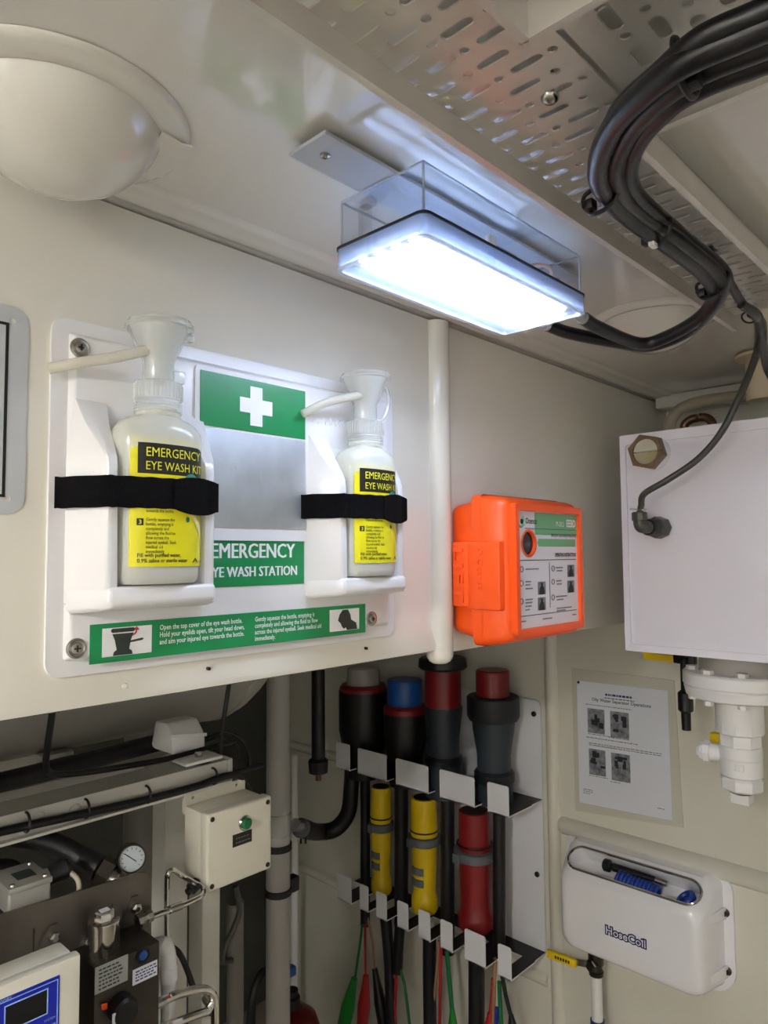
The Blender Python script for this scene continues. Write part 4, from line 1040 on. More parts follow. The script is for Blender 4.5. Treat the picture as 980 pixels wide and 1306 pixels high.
# black cables of the plugs
XK = 1.79
for px, r, y0, y1, lab in ((466, .017, 960, 1180, 'black cable below the wide black plug'), (512, .023, 965, 1180, 'black cable below the blue-capped plug'), (571, .022, 1000, 1215, 'black cable below the black-capped plug'), (637, .0185, 1020, 1215, 'black cable below the plug at the right end')):
    a, b = at(px, y0, X=XK), at(px, y1, X=XK)
    cable('plug_cable', [a, a.lerp(b, .5), b], r, 'black_rubber', lab, 'black plug cables in the rack', 16)
XJ = 1.755
def lead(pts, r, m, label, boot=None, bm=None, br=None):
    t = thing('test_lead', at(*pts[0], X=XJ), label, 'cable', 'coloured leads below the rack')
    obj('wire', MB().tube([at(a, b, X=XJ) for a, b in pts], r, 10), m, t)
    if boot:
        a, b = at(*boot[0], X=XJ), at(*boot[1], X=XJ)
        L = (b-a).length; d = (b-a)
        obj('boot', MB().lathe(a, d, [(0, br*.45), (L*.12, br*.55), (L*.5, br), (L*.9, br*.95), (L, br*.7)], 18), bm, t)
def thick(pts, r, label): cable('hanging_cable', [at(a, b, X=XJ) for a, b in pts], r, 'black_rubber', label, 'black cables hanging below the rack', 14)
lead([(463, 1170), (460, 1200), (452, 1255)], .0045, 'green_wire', 'green lead with green boot at the far left below the rack', ((452, 1248), (436, 1320)), 'green_boot', .024)
lead([(466, 1170), (466, 1200), (467, 1250)], .0045, 'red_wire', 'red lead with large red boot below the left hooks', ((467, 1244), (462, 1322)), 'red_wire', .022)
lead([(469, 1170), (475, 1200), (477, 1225), (478, 1250)], .0045, 'brown_wire', 'brown lead with black boot below the left hooks', ((478, 1235), (492, 1322)), 'black_plastic', .02)
tag(obj('lead_sleeve', MB().cyl(at(466, 1150, X=XJ), at(466, 1176, X=XJ), .015), 'black_rubber'), 'black sleeve gathering three leads at the left hooks', 'sleeve')
thick([(492, 1170), (497, 1230), (500, 1320)], .019, 'thick black cable under the third lower hook')
thick([(511, 1175), (509, 1200), (507, 1240)], .017, 'short black cable splitting into red and green leads')
lead([(506, 1232), (505, 1260), (503, 1310)], .0055, 'red_wire', 'thin red lead leaving the short black cable')
lead([(510, 1232), (517, 1262), (523, 1310)], .005, 'green_wire', 'thin green lead leaving the short black cable')
lead([(503, 1236), (500, 1270), (499, 1310)], .004, 'brown_wire', 'thin brown lead beside the red lead, left of centre')
thick([(548, 1195), (548, 1250), (549, 1320)], .021, 'thick black cable under the middle lower hooks')
lead([(560, 1200), (557, 1245), (551, 1292)], .005, 'brown_wire', 'brown lead with blue boot under the middle hooks', ((551, 1288), (547, 1330)), 'blue_wire', .015)
lead([(563, 1205), (562, 1250), (561, 1310)], .005, 'red_wire', 'dark red lead between the brown and green leads')
lead([(570, 1212), (573, 1245), (577, 1290)], .007, 'green_wire', 'green lead with green boot under the middle hooks', ((577, 1286), (579, 1330)), 'green_boot', .015)
thick([(608, 1205), (608, 1250), (608, 1320)], .024, 'thick black cable under the widest lower hook')
lead([(632, 1222), (631, 1250), (629, 1310)], .0055, 'brown_wire', 'brown lead at the right end of the rack')
lead([(629, 1248), (628, 1268), (625, 1296)], .005, 'red_wire', 'red lead with red boot at the right end of the rack', ((625, 1292), (623, 1330)), 'red_wire', .016)
lead([(637, 1252), (638, 1275), (640, 1310)], .0065, 'green_wire', 'teal green lead at the right end of the rack')
lead([(641, 1246), (646, 1272), (653, 1300)], .006, 'black_rubber', 'black lead with black boot at the right end of the rack', ((652, 1294), (657, 1330)), 'black_plastic', .015)
lead([(634, 1285), (634, 1295), (633, 1315)], .006, 'blue_wire', 'short blue lead among the leads at the right end')

# ================================================================== RECESS: PIPES
def vpipe(name, px, Y, r, z0, z1, m, label, cat='pipe', grp=None):
    p = at(px, 1000, Y=Y); t = thing(name, (p.x, p.y, z0), label, cat, grp)
    obj('pipe', MB().lathe((p.x, p.y, z0), EZ, [(0, r), (z1-z0, r)], 24), m, t); return t, p
t, p = vpipe('riser_pipe', 355, 1.6, .033, FZ, ZC, 'pvc_grey', 'white vertical riser pipe with black clamps in the recess')
for b in (1079, 1136):
    z = at(355, b, Y=1.6).z; obj('clamp', MB().lathe((p.x, p.y, z-.009), EZ, [(0, .034), (.001, .038), (.017, .038), (.018, .034)], 24), 'black_plastic', t)
z = at(355, 1134, Y=1.6).z; obj('clamp_lug', MB().box(p.x+.03, p.x+.065, p.y-.015, p.y+.015, z-.02, z+.02, .004), 'black_plastic', t)
z = at(355, 1050, Y=1.6).z; obj('clear_band', MB().lathe((p.x, p.y, z-.03), EZ, [(0, .034), (.002, .036), (.058, .036), (.06, .034)], 24), 'cup_clear', t)
# elbow hose
a = at(376, 1052, Y=1.6)
t = thing('hose_fitting', (a.x, a.y, a.z-.02), 'clear hose fitting with black tails on the riser pipe', 'fitting')
obj('barb', MB().cyl(a, at(392, 1055, Y=1.62), .018, .014), 'cup_clear', t)
for dx in (384, 390): 
    q_ = at(dx, 1062, Y=1.6); obj('tail', MB().cyl(q_, q_+V((0, 0, -.03)), .003), 'black_plastic', t)
cable('elbow_hose', [at(384, 1056, Y=1.6), at(405, 1061, X=1.62), at(428, 1057, X=1.68), at(444, 1037, X=1.73), at(448, 1005, X=1.76), at(450, 965, X=1.78)], .027, 'black_rubber', 'thick black elbow hose left of the plug rack', None, 16)
p = at(406, 870, Y=1.7)
t = thing('black_rod', (p.x, p.y, .9), 'black vertical hose with connector hanging left of the plugs', 'hose')
z0 = at(406, 972, Y=1.7).z
obj('hose', MB().lathe((p.x, p.y, z0), EZ, [(0, .021), (1.5-z0, .021)], 16), 'black_rubber', t)
obj('connector', MB().lathe((p.x, p.y, z0-.035), EZ, [(0, .02), (.004, .030), (.040, .032), (.048, .022)], 10), 'black_plastic', t, sharp=20)
obj('brass_pin', MB().cyl((p.x, p.y, z0-.055), (p.x, p.y, z0-.034), .009), 'bronze', t)
vpipe('thin_riser', 376, 2.2, .013, FZ, .78, 'pvc_white', 'thin white pipe behind the riser pipe')
vpipe('grey_conduit', 222, 1.5, .015, FZ, 1.12, 'dark_pipe', 'grey conduit with blue joint behind the cream box')
p = at(222, 1087, Y=1.5)
tag(obj('blue_joint', MB().cyl(V((p.x, p.y-.001, p.z-.012)), V((p.x, p.y-.001, p.z+.012)), .017), 'logo_blue'), 'blue joint around the grey conduit behind the cream box', 'joint')
vpipe('grey_column', 188, 1.8, .06, FZ, 1.4, 'dark_pipe', 'wide grey column pipe behind the gauge')
# horizontal vessel
t = thing('pressure_vessel', (.3, 1.5, 1.168), 'large grey horizontal vessel behind the hanging panel', 'tank')
pr = [(-1.6, .282), (.93, .282)]+[(.93+.15*math.sin(a), .282*math.cos(a)) for a in [math.pi/2*k/8 for k in range(1, 8)]]+[(1.08, .004)]
obj('shell', MB().lathe((0, 1.5, 1.45), EX, pr, 64), 'vessel_paint', t, sharp=30)
obj('weld_band', MB().lathe((0, 1.5, 1.45), EX, [(.922, .281), (.925, .2845), (.935, .2845), (.938, .281)], 64, caps=False), 'vessel_paint', t)
for x in (-.6, .55): obj('saddle', MB().box(x-.03, x+.03, 1.36, 1.64, 1.12, 1.19, .004), 'frame_white', t)
# frame rails
t = thing('front_rail', (.1, 1.13, 1.155), 'white steel rail carrying a tied black cable', 'rail')
obj('channel', MB().prism([(1.10, 1.152), (1.10, 1.187), (1.165, 1.187), (1.165, 1.183), (1.105, 1.183), (1.105, 1.152)], (-1.2, 0, 0), EY, EZ, EX, 1.945), 'frame_white', t)
obj('lower_lip', MB().box(-1.2, .745, 1.088, 1.105, 1.149, 1.153), 'frame_white', t)
obj('end_cap', MB().box(.742, .752, 1.096, 1.165, 1.150, 1.189, .002), 'frame_white', t)
for a, b in ((50, 1043), (97, 1033)):
    q_ = at(a, b, Y=1.098); obj('weld_spot', MB().lathe(q_+V((0, .003, 0)), -EY, [(0, .010), (.003, .008), (.005, .002)], 12), 'frame_white', t)
t = thing('rear_rail', (.1, 1.33, 1.15), 'grey steel rail under the vessel behind the front rail', 'rail')
obj('channel', MB().box(-1.2, .80, 1.30, 1.36, 1.13, 1.160, .002), 'frame_white', t)
for x in (.70, -.3): obj('cross_bar', MB().box(x-.03, x+.03, 1.165, 1.30, 1.14, 1.158), 'frame_white', t)
for x in (-.9, .76): obj('leg', MB().box(x-.025, x+.025, 1.30, 1.35, FZ, 1.13), 'frame_white', t)
cable('rail_cable', [at(-60, 1075, Y=1.088), at(0, 1061, Y=1.088), at(110, 1037, Y=1.088), at(190, 1019, Y=1.088), at(250, 1003, Y=1.085), at(283, 991, Y=1.085), at(305, 990, Y=1.10), at(318, 1008, Y=1.11), at(318, 1030, Y=1.11)], .0062, 'black_rubber', 'black cable tied along the white front rail')
for a, b, lab in ((36, 1054, 'leftmost'), (112, 1036, 'second'), (190, 1018, 'third'), (275, 994, 'rightmost')):
    q_ = at(a, b, Y=1.088); tag(obj('cable_tie', MB().torus(q_+V((0, .008, .004)), V((1, 0, -.05)), .0135, .002, 20, 6), 'black_plastic'), lab+' cable tie around the cable on the white front rail', 'cable tie', 'cable ties on the front rail')
cable('black_hose', [at(-60, 1012, Y=1.25), at(0, 998, Y=1.25), at(100, 973, Y=1.25), at(190, 950, Y=1.25), at(240, 938, Y=1.26)], .016, 'black_rubber', 'straight black hose under the grey vessel')
cable('loop_wire', [at(69, 890, Y=1.0), at(66, 915, Y=1.03), at(61, 950, Y=1.06), at(59, 975, Y=1.08), at(68, 987, Y=1.10), at(110, 985, Y=1.12), at(180, 974, Y=1.14), at(225, 965, Y=1.15), at(262, 955, Y=1.16), at(300, 945, Y=1.18)], .0048, 'black_rubber', 'thin black wire dropping from the panel and running right')
cable('hanging_wire', [at(293, 868, Y=1.1), at(288, 900, Y=1.1), at(283, 935, Y=1.11), at(280, 965, Y=1.12)], .0042, 'black_rubber', 'thin black wire hanging beside the small white box')
cable('loop_wire', [at(262, 942, Y=1.2), at(290, 934, Y=1.2), at(312, 948, Y=1.2), at(318, 972, Y=1.2), at(312, 982, Y=1.2)], .0038, 'black_rubber', 'outer thin black wire loop right of the small white box')
cable('loop_wire', [at(262, 946, Y=1.2), at(285, 940, Y=1.2), at(302, 952, Y=1.2), at(307, 976, Y=1.2)], .0038, 'black_rubber', 'inner thin black wire loop right of the small white box')
t = thing('wire_clamp', at(285, 982, Y=1.14), 'small black wire clamp at the end of the front rail', 'clamp')
obj('block', MB().hull([at(a, b, Y=y_) for a, b in ((276, 958), (286, 956), (290, 978), (278, 982)) for y_ in (1.13, 1.16)], .003), 'black_plastic', t)
obj('tail', MB().cyl(at(280, 990, Y=1.12), at(335, 976, Y=1.16), .005), 'black_rubber', t)
# small white box
f = [at(219, 938, Y=1.16), at(262, 936, Y=1.16), at(262, 961, Y=1.16), at(220, 963, Y=1.16)]
bk = [at(213, 923, Y=1.22), at(252, 915, Y=1.22)]
t = thing('junction_box', V((f[0].x, 1.18, f[3].z)), 'small white slanted box above the front rail', 'box')
bk = [at(213, 923, Y=1.185), at(252, 915, Y=1.185)]
obj('box_body', MB().hull([f[0], f[1], f[2], f[3], bk[0], bk[1], bk[0]+V((.004, .05, -.003)), bk[1]+V((.004, .05, -.003)), V((f[0].x, 1.235, f[3].z)), V((f[1].x, 1.235, f[3].z))], .004, 2), 'pvc_white', t)
obj('cover_lip', MB().hull([f[0]+V((-.002, -.002, .002)), f[1]+V((.002, -.002, .002)), f[0]+V((-.002, -.002, -.004)), f[1]+V((.002, -.002, -.004)), f[0]+V((0, .01, 0)), f[1]+V((0, .01, 0))]), 'pvc_white', t)
zp_ = at(245, 970, Y=1.13).z
t = thing('load_pad', (at(248, 970, Y=1.13).x, 1.13, zp_-.02), 'white plate on a black round pad on the front rail', 'bracket')
c = at(250, 970, Y=1.13)
obj('plate', MB().box(c.x-.035, c.x+.04, 1.105, 1.165, c.z, c.z+.006, .002), 'pvc_white', t)
obj('pad', MB().cyl((c.x+.005, 1.13, 1.187), (c.x+.005, 1.13, c.z), .024), 'black_rubber', t)
obj('bolt', MB().cyl((c.x+.005, 1.13, c.z+.006), (c.x+.005, 1.13, c.z+.013), .007, n=6), 'steel', t)

# ================================================================== CREAM CONTROL BOX
yf = 1.02
a, b_, c = at(265, 1040, Y=yf), at(347, 1014, Y=yf), at(268, 1139, Y=yf)
x0, x1, z1, z0 = a.x, b_.x, a.z, c.z
t = thing('control_box', ((x0+x1)/2, 1.1, z0), 'cream control box with green push button below the front rail', 'control box')
obj('box_body', MB().box(x0+.003, x1-.003, yf+.022, 1.096, z0+.003, z1-.003, .003), 'enclosure_cream', t)
ld = obj('lid', MB().box(x0, x1, yf, yf+.024, z0, z1, .0045, 3), 'enclosure_cream', t)
m = MB(); m.plate(rrect(x0+.002, x1-.002, z1-.02, z1+.014, .006), [circle(x0+.02, z1+.006, .003), circle(x1-.02, z1+.006, .003)], (0, 1.097, 0), EX, EZ, EY, .004)
obj('mounting_flange', m, 'enclosure_cream', t)
p = at(312, 1049, Y=yf)
bt = obj('button_ring', MB().lathe((p.x, yf, p.z), -EY, [(0, .0125), (.003, .0125), (.005, .011), (.005, .009)], 24), 'chrome', ld)
obj('button', MB().lathe((p.x, yf, p.z), -EY, [(0, .0092), (.009, .0092), (.011, .007), (.0115, .001)], 20), 'button_green', ld, label='green push button')
p = at(309, 1069, Y=yf)
obj('name_plate', MB().box(p.x-.019, p.x+.019, yf-.001, yf+.001, p.z-.010, p.z+.010), 'print_black', ld)
m = MB()
for k in range(2):
    u = -.013
    while u < .012: d = random.uniform(.003, .006); m.box(p.x+u, p.x+u+d, yf-.0014, yf-.001, p.z+.002-k*.007, p.z+.0035-k*.007); u += d+.0015
obj('plate_print', m, 'print_grey', ld, smooth=False)
for x in (x0+.009, x1-.009):
    for z in (z0+.009, z1-.009): obj('corner_screw', MB().lathe((x, yf, z), -EY, [(0, .0042), (.0012, .0038), (.0018, .001)], 12), 'steel_dark', ld)
q_ = at(247, 1128, Y=1.05)
obj('cable_gland', MB().lathe((x0, q_.y, q_.z), V((-.8, -.2, -.25)), [(0, .010), (.014, .010), (.016, .006), (.022, .006)], 14), 'black_plastic', t)
# post carrying it
px0, px1 = at(258, 1200, Y=1.10).x, at(281, 1200, Y=1.10).x
tag(obj('support_post', MB().box(px0, px1, 1.10, 1.145, FZ, 1.151, .003), 'frame_white'), 'white square steel post below the cream control box', 'post')
cable('post_wire', [at(300, 1130, Y=1.2), at(306, 1160, Y=1.2), at(298, 1185, Y=1.2), at(288, 1205, Y=1.2), at(284, 1225, Y=1.2), at(296, 1225, Y=1.2)], .006, 'pvc_grey' if False else 'grey_cable', 'grey cable looping behind the white square post')
tag(obj('post_conduit', MB().cyl(at(300, 1306, Y=1.3)*1, at(300, 1150, Y=1.3), .018), 'dark_pipe'), 'short grey conduit behind the white square post', 'conduit')

# ================================================================== STEEL PLATE AND PROCESS GEAR AT LOWER LEFT
yp = 1.0
pts = [at(-120, 1203, Y=yp), at(0, 1167, Y=yp), at(172, 1115, Y=yp), at(186, 1113, Y=yp), at(192, 1122, Y=yp), at(194, 1300, Y=yp)]
poly = [(p.x, p.z) for p in pts]+[(pts[-1].x, .70), (pts[0].x, .70)]
t = thing('steel_panel', (.4, yp, .70), 'dull stainless mounting panel behind the controller', 'panel')
obj('sheet', MB().prism(poly, (0, yp, 0), EX, EZ, EY, .004), 'steel_plate', t)
for a, b in ((67, 1190), (171, 1153)):
    q_ = at(a, b, Y=yp); br = obj('lug', MB().prism([(q_.x-.018, q_.z-.03), (q_.x+.018, q_.z-.03), (q_.x+.016, q_.z-.004), (q_.x+.005, q_.z+.012), (q_.x-.005, q_.z+.012), (q_.x-.016, q_.z-.004)], (0, yp-.004, 0), EX, EZ, EY, .004), 'steel_plate', t)
    obj('lug_bolt', MB().lathe((q_.x, yp-.004, q_.z-.004), -EY, [(0, .0075), (.006, .0075), (.008, .004)], 6), 'steel', t, sharp=20)
for a in (43, 143):
    q_ = at(a, 1190 if a == 43 else 1158, Y=yp); obj('fold_line', MB().box(q_.x-.0008, q_.x+.0008, yp-.0008, yp, q_.z-.03, q_.z+.006), 'steel_dark', t)
for x in (.30, .50): obj('leg', MB().box(x-.015, x+.015, yp+.004, yp+.03, FZ, 1.0), 'steel_plate', t)
# aluminium switch box
A = at(16, 1166, Y=yp+.004); B = at(66, 1147, Y=yp+.004); T = at(16, 1136, Y=yp+.004)
t = thing('switch_box', (A.x, yp+.03, A.z), 'cast aluminium switch box on top of the steel panel', 'box')
ax, bx = A.x-.001, B.x; zb_, zt_ = A.z-.004, T.z
obj('box_body', MB().box(ax-.004, bx, yp+.006, yp+.075, zb_, zt_-.002, .004, 3), 'cast_aluminium', t)
cv_ = obj('cover', MB().box(ax-.004, bx+.001, yp+.004, yp+.077, zt_-.006, zt_+.002, .0015), 'cast_aluminium', t)
obj('cover_label', MB().box(ax+.014, bx-.012, yp+.025, yp+.052, zt_+.002, zt_+.0026), 'print_dark', cv_)
for x in (ax+.003, bx-.006):
    for y in (yp+.013, yp+.068): obj('cover_screw', MB().lathe((x, y, zt_+.002), EZ, [(0, .0035), (.002, .003), (.0025, .001)], 10), 'chrome', cv_)
obj('gland_nut', MB().lathe((bx, yp+.04, (zb_+zt_)/2+.005), EX, [(0, .012), (.008, .012), (.010, .009)], 8), 'cast_aluminium', t, sharp=20)
obj('plug', MB().lathe((bx+.009, yp+.04, (zb_+zt_)/2+.005), V((1, 0, .15)), [(0, .013), (.012, .014), (.022, .016), (.028, .012)], 16), 'black_plastic', t)
cable('yellow_cable', [V((bx+.032, yp+.035, (zb_+zt_)/2+.008)), at(98, 1120, Y=yp+.02), at(101, 1132, Y=yp+.015), at(98, 1150, Y=yp+.01)], .0035, 'pipe_beige', 'short yellowish cable beside the aluminium switch box')
tag(obj('black_fitting', MB().tube([at(-30, 1118, Y=1.12), at(5, 1110, Y=1.12), at(25, 1118, Y=1.12)], .016, 12), 'black_rubber'), 'black hose end at the left edge above the switch box', 'hose')
# hose with fittings and gauge
cable('process_hose', [at(-60, 1060, Y=1.16), at(0, 1064, Y=1.15), at(45, 1070, Y=1.13), at(80, 1082, Y=1.11), at(105, 1097, Y=1.09), at(122, 1108, Y=1.07)], .0165, 'black_rubber', 'thick black hose curving down toward the gauge', None, 16)
a = at(104, 1096, Y=1.09); b = at(135, 1112, Y=1.06); d = (b-a)
t = thing('hose_coupling', a, 'dark hose coupling joining the black hose beside the gauge', 'coupling')
obj('ferrule', MB().lathe(a, d, [(0, .0185), (.004, .0195), (.03, .0195), (.034, .015)], 18), 'black_rubber', t)
obj('hex', MB().lathe(a+d.normalized()*.034, d, [(0, .021), (.02, .021), (.022, .016), (.04, .016)], 6), 'steel_dark', t, sharp=20)
q_ = at(141, 1119, Y=1.05)
obj('end_ring', MB().lathe(q_, d, [(0, .0155), (.003, .017), (.012, .017), (.016, .011), (.03, .011)], 20), 'steel', t)
g = at(168.5, 1095, Y=1.03); gn = V((-.32, -.9, .22)).normalized()
t = thing('pressure_gauge', g, 'small round pressure gauge above the steel panel', 'gauge')
obj('case', MB().lathe(g-gn*.022, gn, [(0, .019), (.003, .0205), (.024, .0205), (.026, .0195), (.0262, .0180), (.022, .0178)], 32, caps=False), 'steel_dark', t)
fc = obj('dial', MB().lathe(g-gn*.002, gn, [(0, .0180), (.0015, .0180)], 32), 'gauge_face', t)
u = gn.orthogonal().normalized(); uz = (EZ-gn*gn.z).normalized(); ux = uz.cross(gn)*-1
m = MB()
for k in range(11):
    an = math.radians(225-27*k); dd = ux*math.cos(an)+uz*math.sin(an); m.tube([g+gn*.0002+dd*.0125, g+gn*.0002+dd*.0155], .0005, 4, 1)
m.tube([g+gn*.0006-(ux*.6+uz*.5)*.010, g+gn*.0006+(ux*.7+uz*.55)*.015], .0007, 5, 1)
obj('needle_and_scale', m, 'print_black', fc)
obj('glass_cover', MB().lathe(g+gn*.0022, gn, [(0, .0178), (.0008, .0178)], 28), 'glass', t)
obj('gauge_stem', MB().cyl(g-gn*.02+V((0, .005, -.018)), g-gn*.02+V((-.01, .01, -.055)), .006), 'steel', t)

# controller
yc = .85
a = at(103.5, 1216, Y=yc); b = at(0, 1254, Y=yc)
xr, zt_ = a.x, a.z
bkp = at(84, 1195, Z=zt_)
t = thing('controller', (.28, .9, .855), 'cream controller with blue display panel at the lower left corner', 'controller')
obj('housing', MB().box(.12, xr-.004, yc+.016, bkp.y, .86, zt_-.001, .004), 'enclosure_cream', t)
dr = obj('door', MB().box(.12, xr, yc, yc+.0145, .855, zt_, .003), 'enclosure_cream', t)
d0 = at(76, 1243, Y=yc)
pn = obj('blue_panel', MB().box(.15, d0.x, yc-.001, yc, .90, d0.z, ), 'panel_blue', dr)
sc0, sc1 = at(59.5, 1261, Y=yc), at(6.5, 1282, Y=yc); scb = at(59.5, 1291, Y=yc)
obj('screen', MB().box(sc1.x, sc0.x, yc-.0016, yc-.001, scb.z, sc0.z), 'screen_black', pn)
m = MB()
def frame(x0, x1, z0, z1, w_): 
    m.plate([(x0, z0), (x1, z0), (x1, z1), (x0, z1)], [[(x0+w_, z0+w_), (x1-w_, z0+w_), (x1-w_, z1-w_), (x0+w_, z1-w_)]], (0, yc-.0019, 0), EX, EZ, EY, .0006)
frame(sc1.x-.0012, sc0.x+.0012, scb.z-.0012, sc0.z+.0012, .0012)
frame(.152, d0.x-.002, .902, d0.z-.003, .0009)
q_ = at(70, 1303, Y=yc); frame(q_.x-.008, q_.x, q_.z-.012, q_.z, .0008)
m.text('12-0085', (at(15, 1274, Y=yc).x, yc-.0012, at(15, 1274, Y=yc).z), EX, EZ, .0062, w=-EY, align='RIGHT')
m.text('SYSTEM', (at(70, 1297, Y=yc).x, yc-.0012, at(70, 1297, Y=yc).z), EX, EZ, .0036, w=-EY, align='RIGHT')
obj('panel_print', m, 'panel_line', pn, smooth=False)
# solenoid block
ys = .93
a, b_ = at(121, 1236, Y=ys), at(204, 1200, Y=ys)
bx0_, bx1_, zt_ = a.x, b_.x, b_.z
t = thing('valve_block', (.47, .96, .75), 'dark steel valve block with labels and chrome cylinder', 'valve block')
obj('block', MB().box(bx0_, bx1_, ys, yp-.001, .76, zt_, .002), 'steel_dark', t)
cc = V(((bx0_+bx1_)/2-.018, ys+.034, zt_)); rr = .0205
obj('cylinder', MB().lathe(cc, EZ, [(0, rr*.97), (.002, rr), (.036, rr), (.038, rr*1.03), (.041, rr*1.03), (.042, rr*.9)], 32), 'chrome', t)
obj('hex_cap', MB().lathe(cc+EZ*.041, EZ, [(0, .0125), (.010, .0125), (.012, .0105)], 6), 'chrome', t, sharp=20)
obj('cap_tag', MB().box(cc.x-.006, cc.x+.006, cc.y-.005, cc.y+.005, cc.z+.053, cc.z+.0536), 'tag_white', t)
def tagplate(px0_, py0_, px1_, py1_, m, name='data_plate'):
    p, q_ = at(px0_, py0_, Y=ys-.001), at(px1_, py1_, Y=ys-.001)
    o_ = obj(name, MB().box(p.x, q_.x, ys-.001, ys, q_.z, p.z), m, t); return o_, p, q_
for args, rows_n, colr in (((121.5, 1236, 163, 1246), 6, 'print_dark'), ((169.5, 1238, 200.5, 1243), 4, 'logo_blue')):
    pass
o1, p, q_ = tagplate(121.5, 1235, 163, 1250, 'tag_grey')
m = MB(); k = 0
for r_ in range(6):
    u = p.x+.005; z = p.z-.005-r_*.0048
    if z < q_.z+.003: break
    while u < q_.x-.012: d = random.uniform(.002, .006); m.box(u, u+d, ys-.0014, ys-.001, z-.0009, z+.0009); u += d+.0015
obj('plate_print', m, 'print_dark', o1, smooth=False)
o2, p, q_ = tagplate(169.5, 1238, 200.5, 1243, 'tag_white')
m = MB()
for r_ in range(4):
    u = p.x+.004; z = p.z-.004-r_*.0038
    if z < q_.z+.001: break
    while u < q_.x-.004: d = random.uniform(.002, .006); m.box(u, u+d, ys-.0014, ys-.001, z-.0008, z+.0008); u += d+.0015
obj('plate_print', m, 'logo_blue', o2, smooth=False)
q_ = at(182, 1218, Y=ys)
bo = obj('bore', MB().lathe((q_.x, ys, q_.z), -EY, [(0, .0105), (.001, .0105), (.001, .009), (.0005, .0088)], 24), 'black_plastic', t)
obj('blue_plug', MB().lathe((q_.x, ys-.001, q_.z), -EY, [(0, .0065), (.002, .006), (.003, .003)], 8), 'blue_plug', t)
q_ = at(113, 1205, Y=yp)
obj('flange_bolt', MB().lathe((q_.x, yp-.001, q_.z), -EY, [(0, .011), (.003, .011), (.003, .007), (.010, .007)], 6), 'steel', t, sharp=20)
obj('orange_cap', MB().hull([at(a_, b_2, Y=y_) for a_, b_2 in ((129, 1281), (137, 1279), (137, 1287), (130, 1289)) for y_ in (ys-.008, ys)], .001), 'orange_inner', t)
kb = at(152, 1283, Y=ys)
obj('knob', MB().lathe((kb.x, ys, kb.z), -EY, [(0, .018), (.02, .018), (.024, .015)], 20), 'black_plastic', t)
q_ = at(146, 1302, Y=ys-.02); obj('paper_tag', MB().box(q_.x-.0035, q_.x+.0035, ys-.022, ys-.0205, q_.z-.010, q_.z+.010), 'tag_white', t)
q_ = at(184, 1165, Y=.975)
obj('side_port', MB().lathe(at(175, 1176, Y=.975), V((1, .0, .1)), [(0, .010), (.006, .010), (.006, .007), (.014, .007), (.014, .009), (.022, .009)], 8), 'steel', t, sharp=20)
# chrome tubes
tag(obj('chrome_tube', MB().tube([at(184, 1174, Y=.975), at(200, 1167, Y=.98), at(225, 1158, Y=.99), at(250, 1147, Y=1.0), at(258, 1141, Y=1.01), at(259, 1132, Y=1.02), at(250, 1127, Y=1.04), at(232, 1117, Y=1.06), at(222, 1110, Y=1.06), at(215, 1114, Y=1.06), at(213, 1130, Y=1.06), at(213, 1205, Y=1.06)], .0042, 10), 'chrome'), 'thin chrome tube bent from the valve block to the control box', 'tube')
tag(obj('tube_sleeve', MB().cyl(at(216, 1160.5, Y=.986), at(231, 1155, Y=.993), .0058), 'steel'), 'short steel sleeve on the thin chrome tube', 'sleeve')
tag(obj('chrome_tube', MB().tube([at(195, 1284, Y=.95), at(215, 1273, Y=.95), at(235, 1266, Y=.96), at(258, 1262, Y=.97), at(270, 1267, Y=.97), at(274, 1282, Y=.97), at(274, 1330, Y=.97)], .0065, 10), 'chrome'), 'upper thick chrome tube bending down at the lower left', 'tube')
tag(obj('chrome_tube', MB().tube([at(190, 1318, Y=.95), at(225, 1304, Y=.95), at(255, 1293, Y=.96), at(264, 1290, Y=.965), at(268, 1282, Y=.97), at(262, 1274, Y=.985)], .006, 10), 'chrome'), 'lower thick chrome tube with bent end at the lower left', 'tube')
cable('black_tube', [at(214, 1205, Y=1.05), at(228, 1215, Y=1.04), at(238, 1235, Y=1.03), at(246, 1258, Y=1.02)], .0045, 'black_rubber', 'thin dark tube between the white elbow and chrome tubes')
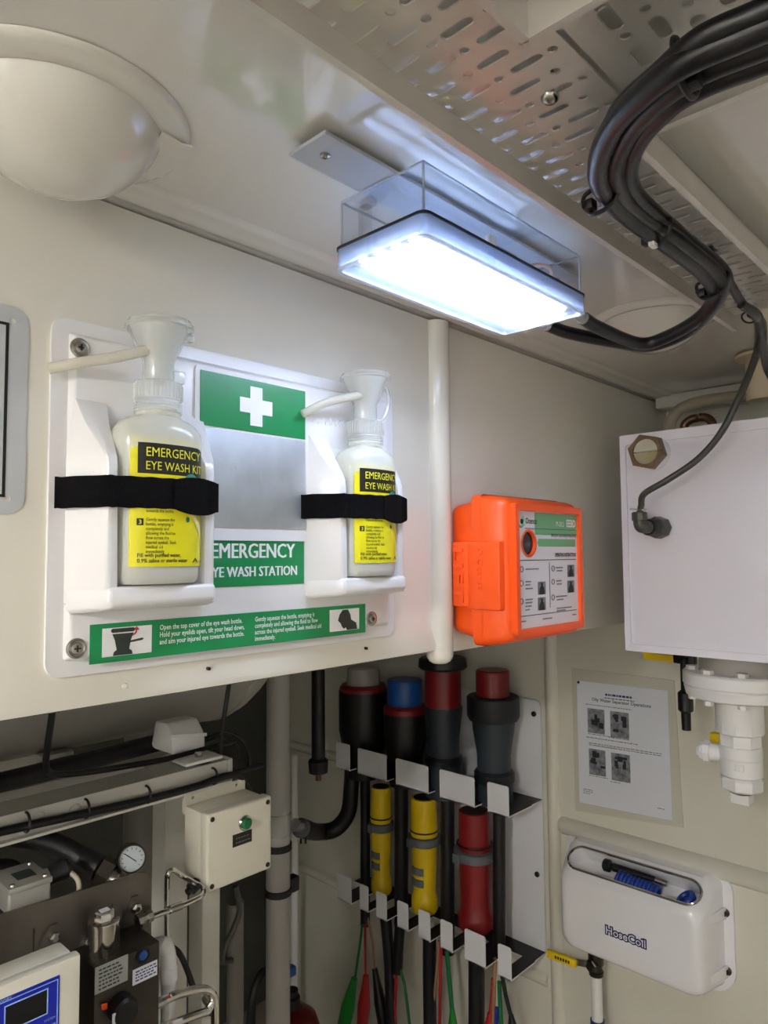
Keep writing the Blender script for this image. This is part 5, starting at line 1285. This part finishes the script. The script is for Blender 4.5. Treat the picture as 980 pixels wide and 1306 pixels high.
cable('sensor_lead', [at(262, 1272, Y=1.0), at(267, 1282, Y=1.0), at(270, 1292, Y=1.0)], .006, 'grey_cable', 'short grey plug behind the upper thick chrome tube')
p = [at(207, 1205, Y=.985), at(213, 1212, Y=.985), at(215, 1225, Y=.985), at(215, 1240, Y=.985)]
t = thing('white_elbow_pipe', p[3], 'white plastic elbow pipe beside the valve block', 'pipe')
obj('elbow', MB().tube([at(203, 1208, Y=1.02)+V((-.02, .01, .0)), p[0], p[1], p[2], p[3]], .0115, 16), 'pvc_white', t)
obj('socket', MB().lathe(V((p[3].x, .985, p[3].z-.012)), EZ, [(0, .0115), (.001, .0128), (.018, .0128), (.02, .0115)], 20), 'pvc_white', t)
obj('pipe', MB().lathe((p[3].x, .985, .5), EZ, [(0, .0105), (p[3].z-.5, .0105)], 18), 'pvc_white', t)
# extinguisher deep in the recess
c = at(372, 1290, Y=1.75)
t = thing('fire_extinguisher', (c.x, c.y, FZ), 'dark red extinguisher with blue-black valve below the riser pipe', 'fire extinguisher')
zc_ = at(372, 1284, Y=1.75).z
obj('cylinder', MB().lathe((c.x, c.y, FZ), EZ, [(0, .075), (.01, .085), (zc_-FZ-.06, .085), (zc_-FZ-.03, .075), (zc_-FZ-.01, .05), (zc_-FZ, .025)], 32), 'extinguisher_red', t)
obj('valve_head', MB().lathe((c.x, c.y, zc_), EZ, [(0, .026), (.03, .026), (.035, .02), (.05, .02)], 12), 'black_plastic', t, sharp=20)
q_ = at(362, 1243, Y=1.72); obj('blue_handle', MB().hull([q_+V((dx, dy, dz)) for dx in (-.04, .04) for dy in (-.012, .012) for dz in (-.014, .014)], .005), 'blue_plug', t)
obj('hose', MB().tube([V((c.x-.02, c.y, zc_+.02)), at(340, 1240, Y=1.72), at(325, 1262, Y=1.7), at(320, 1300, Y=1.7), at(322, 1340, Y=1.7)], .013, 12), 'black_rubber', t)
obj('gauge', MB().lathe(at(352, 1262, Y=1.70), V((-.5, -.8, .1)), [(0, .014), (.008, .014), (.009, .012)], 16), 'steel', t)
